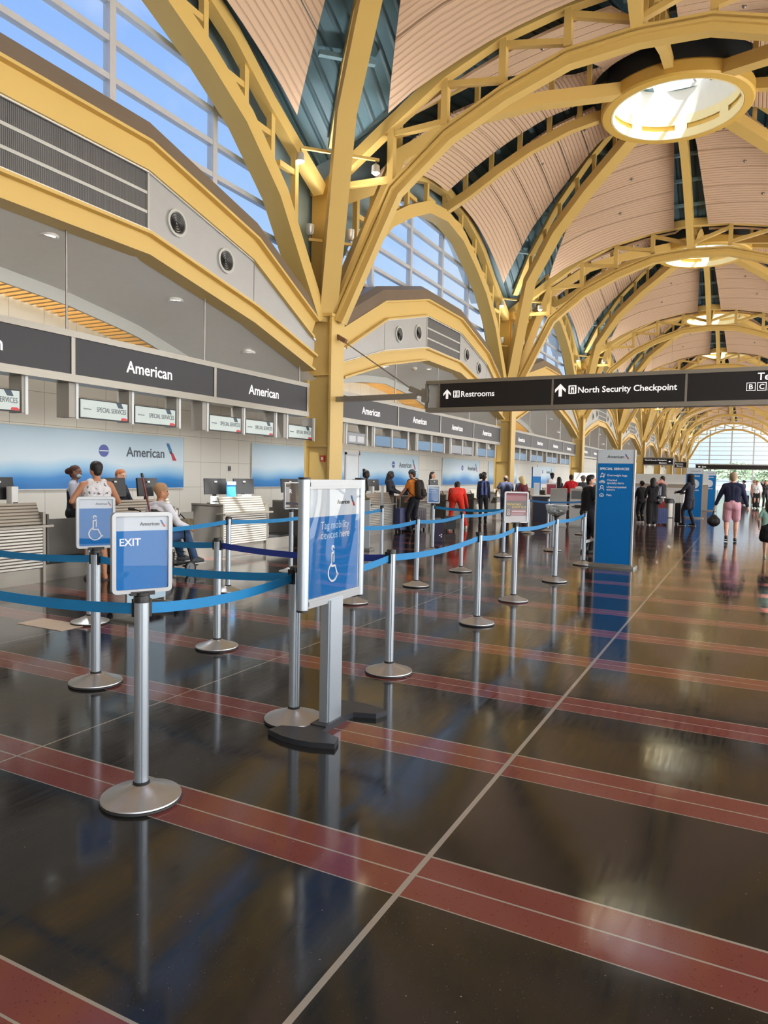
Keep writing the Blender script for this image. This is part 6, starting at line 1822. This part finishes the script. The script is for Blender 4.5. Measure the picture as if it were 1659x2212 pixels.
person('person in a long black robe with a grey bag and white trainers', -2.85, 26.0, 20, 1.62, 'fair', ('hood', '#141318'), ('robe', '#131318'), ('robe', '#121217'), '#dedede', fem=True, R=(0.10, 0.42, 1.46), L=(-0.2, 0.25, 1.0), build=1.05)
person('agent in a dark jacket facing left behind the bag drop desk', -3.0, 30.6, 70, 1.72, 'fair', ('short', '#231a15'), ('jacket', '#1b1d25'), ('long', '#1a1b22'), '#151515', L=(-0.15, 0.3, 1.0))
person('hooded person all in dark navy standing in front of a far blue board', -1.72, 26.55, 62, 1.78, 'brown', ('hood', '#15161f'), ('coat', '#1b1c2b'), ('long', '#1c1d2b'), '#15151a', L=(-0.22, 0.34, 1.12), R=(0.20, 0.32, 1.10), LF=(-0.1, 0.12), RF=(0.12, -0.12), lean=-0.03)
pk = person('person in a navy shirt and pink shorts walking away with a black bag', -0.30, 20.4, 2, 1.80, 'fair', ('short', '#9c8a6c'), ('long', '#1b2040'), ('shorts', '#d8a4b4'), '#1b1b1d', L=(-0.40, 0.10, 0.86), R=(0.36, 0.02, 0.84), LF=(-0.11, -0.22, 0.16), RF=(0.10, 0.12), build=1.15, vox=0.010)
person('child in a pale green top and black skirt walking at the right edge', 0.44, 16.35, -4, 1.22, 'fair', ('long', '#3a2a1e'), ('tee', pm('mint_print', '#9fcfc4', 0.85, var=0.3, scale=30)), ('skirt', '#16161c'), '#9a9a92', fem=True, LF=(-0.08, 0.16), RF=(0.08, -0.18), L=(-0.26, 0.16, 0.95))
person('person in dark clothes with tied hair far off beside the walking person', -0.15, 54.0, 60, 1.66, 'tan', ('bun', '#1b1412'), ('long', '#2a2d3c'), ('long', '#20222c'), '#cfcfcf', fem=True, vox=0.018)
person('person in a pale sleeveless top far behind the sun hat', 0.45, 52.0, -160, 1.68, 'tan', ('short', '#6f5138'), ('tank', '#b9a79c'), ('shorts', '#70809a'), '#d8d8d8', fem=True, vox=0.018)
person('person in a straw sun hat, white top and long black skirt far off', 0.55, 47.3, -170, 1.62, 'fair', ('hat', '#4a3324', '#7a6148'), ('tee', '#dfe0e2'), ('robe', '#17171d'), '#d8d8d8', fem=True, vox=0.018)
person('person in black raising both arms to long dark hair at the right edge', 1.02, 47.8, -165, 1.66, 'fair', ('long', '#1a1311'), ('tee', '#15151a'), ('long', '#15151a'), '#d8d8d8', fem=True, vox=0.018, L=(-0.13, 0.10, 1.62), R=(0.13, 0.10, 1.62))

# ------------------------------------------------------------------ wheelchair and the person in it
WCX, WCY, WCR = -7.66, 7.92, math.radians(-6)
wc = thing('wheelchair', 'black transport wheelchair with a wire basket, seen behind the EXIT sign', 'wheelchair', (WCX, WCY, 0), WCR)
FR = pm('chair_frame_black', '#1e1f22', 0.35, metal=0.4)
for s in (-1, 1):
    m = MB(); m.tube([(s * 0.25, -0.26, 0.16), (s * 0.25, -0.24, 0.94), (s * 0.25, -0.36, 0.97)], 0.014, 8); m.tube([(s * 0.25, -0.25, 0.46), (s * 0.25, 0.20, 0.47), (s * 0.24, 0.33, 0.12)], 0.014, 8); m.tube([(s * 0.25, -0.25, 0.18), (s * 0.25, 0.24, 0.18)], 0.014, 8); m.tube([(s * 0.25, -0.24, 0.68), (s * 0.25, 0.16, 0.68), (s * 0.25, 0.18, 0.47)], 0.014, 8); m.build('side_frame', FR, wc)
    m = MB(); m.rbox((s * 0.25, -0.03, 0.70), (0.055, 0.34, 0.03), 0.012); m.build('armrest', BLACKP, wc)
    for y, r in ((-0.24, 0.15), (0.24, 0.10)):
        m = MB(); m.lathe([(r - 0.02, -0.018), (r, -0.014), (r, 0.014), (r - 0.02, 0.018), (r - 0.02, -0.018)], 32, (s * 0.29, y, r), 'X'); w_ = m.build('wheel', RUBBER, wc)
        m = MB(); m.lathe([(1e-4, -0.02), (r * 0.35, -0.02), (r * 0.35, 0.02), (1e-4, 0.02)], 16, (s * 0.29, y, r), 'X')
        m.lathe([(r * 0.3, -0.008), (r - 0.018, -0.008), (r - 0.018, 0.008), (r * 0.3, 0.008)], 32, (s * 0.29, y, r), 'X'); m.build('hub', pm('hub_grey', '#7d8084', 0.4, metal=0.5), w_)
    m = MB(); m.cbox((s * 0.13, 0.38, 0.11), (0.15, 0.18, 0.02), rx=0.1); m.build('footplate', BLACKP, wc)
    m = MB(); m.tube([(s * 0.25, -0.35, 0.97), (s * 0.25, -0.44, 0.98)], 0.02, 8); m.build('push_handle', RUBBER, wc)
m = MB(); m.box(-0.24, 0.24, -0.24, 0.22, 0.44, 0.48); m.build('seat', cloth('#1a1b1f'), wc)
m = MB(); m.box(-0.24, 0.24, -0.27, -0.24, 0.50, 0.92); m.build('backrest', cloth('#1a1b1f'), wc)
m = MB()
for i in range(9): m.tube([(-0.22 + 0.055 * i, -0.22, 0.34), (-0.22 + 0.055 * i, -0.20, 0.20), (-0.22 + 0.055 * i, 0.18, 0.20), (-0.22 + 0.055 * i, 0.2, 0.34)], 0.004, 5)
for z in (0.2, 0.27, 0.34): m.tube([(-0.23, -0.22, z), (0.23, -0.22, z), (0.23, 0.2, z), (-0.23, 0.2, z)], 0.004, 5, True)
m.build('wire_basket', FR, wc)
person('bald person in a white shirt and jeans sitting in the wheelchair', WCX, WCY - 0.13, math.degrees(WCR), 1.72, 'tan', ('beanie', '#a07a5c', '#a98563'), ('long', '#dfe2ee'), ('long', '#3a567e'), '#3a4048', hip=0.56, lean=0.05, L=(-0.30, 0.30, 0.74), R=(0.33, 0.30, 0.72), LF=(-0.13, 0.55, 0.24), RF=(0.16, 0.57, 0.23), headturn=-35, build=1.12, vox=0.010)
t = thing('bag', 'camouflage bag on the lap of the person in the wheelchair', 'bag', (WCX + 0.26 * math.cos(WCR) - 0.10 * math.sin(WCR), WCY + 0.26 * math.sin(WCR) + 0.1 * math.cos(WCR), 0.71), WCR)
m = MB(); m.rbox((0, 0.03, 0.06), (0.10, 0.32, 0.13), 0.04, axis='X'); m.build('body', pm('camouflage', '#6b614c', 0.9, var=0.7, scale=14), t)
m = MB(); m.tube([(0, -0.1, 0.1), (0, -0.03, 0.2), (0, 0.08, 0.1)], 0.01, 6); m.build('strap', BLACKP, t)
t = thing('walking_stick', 'long dark red walking stick standing up behind the wheelchair', 'stick', (WCX + 0.02, WCY - 0.34, 0), 0)
m = MB(); m.tube([(0.10, 0.05, 0.52), (-0.10, -0.02, 1.44)], [0.013, 0.015], 8); m.build('shaft', pm('stick_red', '#6e1a20', 0.35), t)
m = MB(); m.tube([(-0.10, -0.02, 1.44), (-0.112, -0.024, 1.50)], [0.02, 0.018], 8); m.build('grip', BLACKP, t)
m = MB(); m.tube([(0.10, 0.05, 0.52), (0.21, 0.09, 0.0)], [0.013, 0.012], 8); m.build('tip', BLACKP, t)

# ------------------------------------------------------------------ luggage


def suitcase(x, y, rz, w, d, h, col, label, handle=0.35, strap=None):
    t = thing('suitcase', label, 'suitcase', (x, y, 0), math.radians(rz))
    m = MB(); m.rbox((0, 0, 0.06 + h / 2), (w, d, h), 0.05, axis='Y'); s_ = m.build('shell', pm('case_' + col.strip('#'), col, 0.4, var=0.06), t)
    m = MB()
    for i in range(5): m.box(-w * 0.36 + i * w * 0.18 - 0.006, -w * 0.36 + i * w * 0.18 + 0.006, -d / 2 - 0.006, -d / 2, 0.12, h)
    m.build('ribs', pm('case_' + col.strip('#'), col), s_)
    for sx in (-1, 1):
        for sy in (-1, 1):
            m = MB(); m.cyl((sx * (w / 2 - 0.05), sy * (d / 2 - 0.04), 0.03), 0.03, 0.03, 14, 'X'); m.build('wheel', RUBBER, t)
    if handle:
        m = MB(); m.tube([(-0.09, d / 2 - 0.03, h + 0.05), (-0.09, d / 2 - 0.03, h + 0.05 + handle), (0.09, d / 2 - 0.03, h + 0.05 + handle), (0.09, d / 2 - 0.03, h + 0.05)], 0.009, 6); m.build('handle', STEELP, t)
    return t


suitcase(-8.22, 18.35, 70, 0.40, 0.25, 0.56, '#3d3440', 'dark purple suitcase right behind the legs of the orange shirt man', 0.0)
suitcase(-8.32, 17.35, 80, 0.24, 0.20, 0.60, '#555c84', 'blue and white striped suitcase in front of the orange shirt man', 0.30)
suitcase(-7.35, 18.6, 30, 0.30, 0.20, 0.36, '#17181c', 'small black case left of the bending person in red', 0.0)
suitcase(-2.60, 26.25, 20, 0.40, 0.25, 0.52, '#2b3a74', 'navy blue suitcase beside the person in the long black robe', 0.0)
suitcase(-2.72, 27.6, 15, 0.22, 0.18, 0.72, '#a83236', 'narrow red case behind the navy blue suitcase', 0.1)
suitcase(0.98, 50.4, 10, 0.55, 0.3, 0.72, '#a9c7b8', 'mint green suitcase far off at the right edge', 0.0)
suitcase(-0.05, 52.6, 10, 0.45, 0.28, 0.6, '#20222e', 'dark suitcase far off beside the walking person', 0.3)
suitcase(-2.05, 27.2, 62, 0.30, 0.22, 0.7, '#16171c', 'black suitcase held by the hooded person in navy', 0.25)

# backpack worn by the person in orange (its own thing)
t = thing('backpack', 'large dark brown backpack on the person in the orange shirt', 'backpack', om.location, math.radians(84))
t.scale = om.scale
m = MB(); lp = lambda p: lean_pt(p, Vector((0, 0, 0.93)), 0.10)
pack = fuse([(lp((s * 0.09, -0.22, 1.02)), lp((s * 0.08, -0.20, 1.36)), 0.105, 0.085) for s in (-1, 1)] + [(lp((0, -0.22, 1.0)), lp((0, -0.24, 1.36)), 0.11, 0.09)], 0.012, 'pack')
put(pack, 'main_bag', pm('pack_brown', '#2e2823', 0.8, var=0.2, scale=12), t)
put(fuse([(lp((-0.07, -0.33, 1.04)), lp((0.07, -0.33, 1.04)), 0.06, 0.06), (lp((-0.06, -0.32, 1.14)), lp((0.06, -0.32, 1.14)), 0.05, 0.05)], 0.012, 'pocket'), 'front_pocket', pm('pack_pocket', '#26211e', 0.8), t)
for s in (-1, 1):
    m = MB(); m.sweep([lp((s * 0.12, -0.17, 1.42)), lp((s * 0.125, -0.06, 1.50)), lp((s * 0.125, 0.08, 1.46)), lp((s * 0.13, 0.14, 1.32)), lp((s * 0.155, 0.10, 1.16)), lp((s * 0.15, -0.08, 1.02))], [(-0.025, -0.008), (0.025, -0.008), (0.025, 0.008), (-0.025, 0.008)], (1, 0, 0)); m.build('shoulder_strap', BLACKP, t)

# bag in the walker's left hand
t = thing('travel_bag', 'black round travel bag hanging from the hand of the walking person', 'bag', (-0.72, 20.5, 0.0), 0.1)
put(fuse([((-0.03, -0.05, 0.51), (-0.03, 0.12, 0.51), 0.13, 0.13), ((0.03, -0.05, 0.51), (0.03, 0.12, 0.51), 0.13, 0.13), ((0, -0.03, 0.50), (0, 0.10, 0.50), 0.14, 0.14), ((0, -0.02, 0.58), (0, 0.08, 0.62), 0.11, 0.07)], 0.012, 'bagbody'), 'bag_body', pm('bag_black', '#1c1d21', 0.6, var=0.2), t)
m = MB(); m.tube([(-0.03, -0.06, 0.66), (0.0, 0.0, 0.80), (0.02, 0.03, 0.83), (0.0, 0.06, 0.80), (-0.03, 0.12, 0.66)], 0.012, 8); m.build('carry_handle', BLACKP, t)
t = thing('shoulder_bag', 'grey shoulder bag on the person in the long black robe', 'bag', (-2.62, 26.02, 0.0), 0.35)
put(fuse([((-0.02, -0.12, 0.78), (-0.02, 0.12, 0.78), 0.06, 0.06), ((-0.02, -0.1, 0.95), (-0.02, 0.1, 0.95), 0.05, 0.05)], 0.012, 'bagbody'), 'bag_body', pm('bag_grey', '#4a4d55', 0.6), t)
m = MB(); m.tube([(-0.03, -0.11, 0.96), (-0.07, -0.03, 1.32), (-0.07, 0.05, 1.32), (-0.03, 0.11, 0.96)], 0.012, 8); m.build('strap', BLACKP, t)
t = thing('shawl', 'pink and cream shawl lifted by the person in the long black robe', 'shawl', (-2.76, 26.42, 0), 0.3)
put(fuse([((-0.05, 0, 1.44), (0.10, 0, 1.49), 0.055, 0.06), ((0.10, 0, 1.49), (0.30, 0.02, 1.40), 0.055, 0.03), ((0.0, -0.03, 1.46), (0.16, 0.03, 1.52), 0.05, 0.05)], 0.012, 'shawl'), 'fabric', pm('shawl_pink', '#c58a80', 0.85, var=0.35, scale=18), t)
m = MB(); m.tube([(0.30, 0.02, 1.40), (0.34, 0.02, 1.37)], [0.03, 0.015], 8); m.build('fringe', pm('shawl_fringe', '#d9b7a8', 0.9), t)
t = thing('paper_parcel', 'white paper folded on top of the self-service kiosk', 'paper', (-4.79, 23.24, 1.215), 0.2)
m = MB(); m.prism([(-0.12, 0), (0.12, 0), (0.09, 0.07), (0.0, 0.09), (-0.10, 0.06)], (0, 0, 0), 0.08); m.build('sheet', WHITEP, t)

# a sheet of paper left on the floor
t = thing('floor_sheet', 'pale rectangular sheet lying on the floor behind the small wheelchair sign', 'sheet', (-5.95, 4.75, 0.001), 0.0)
m = MB(); m.box(-0.45, 0.20, -0.15, 0.155, 0.0, 0.003); m.build('sheet', pm('sheet_beige', '#c9b8a6', 0.4), t)
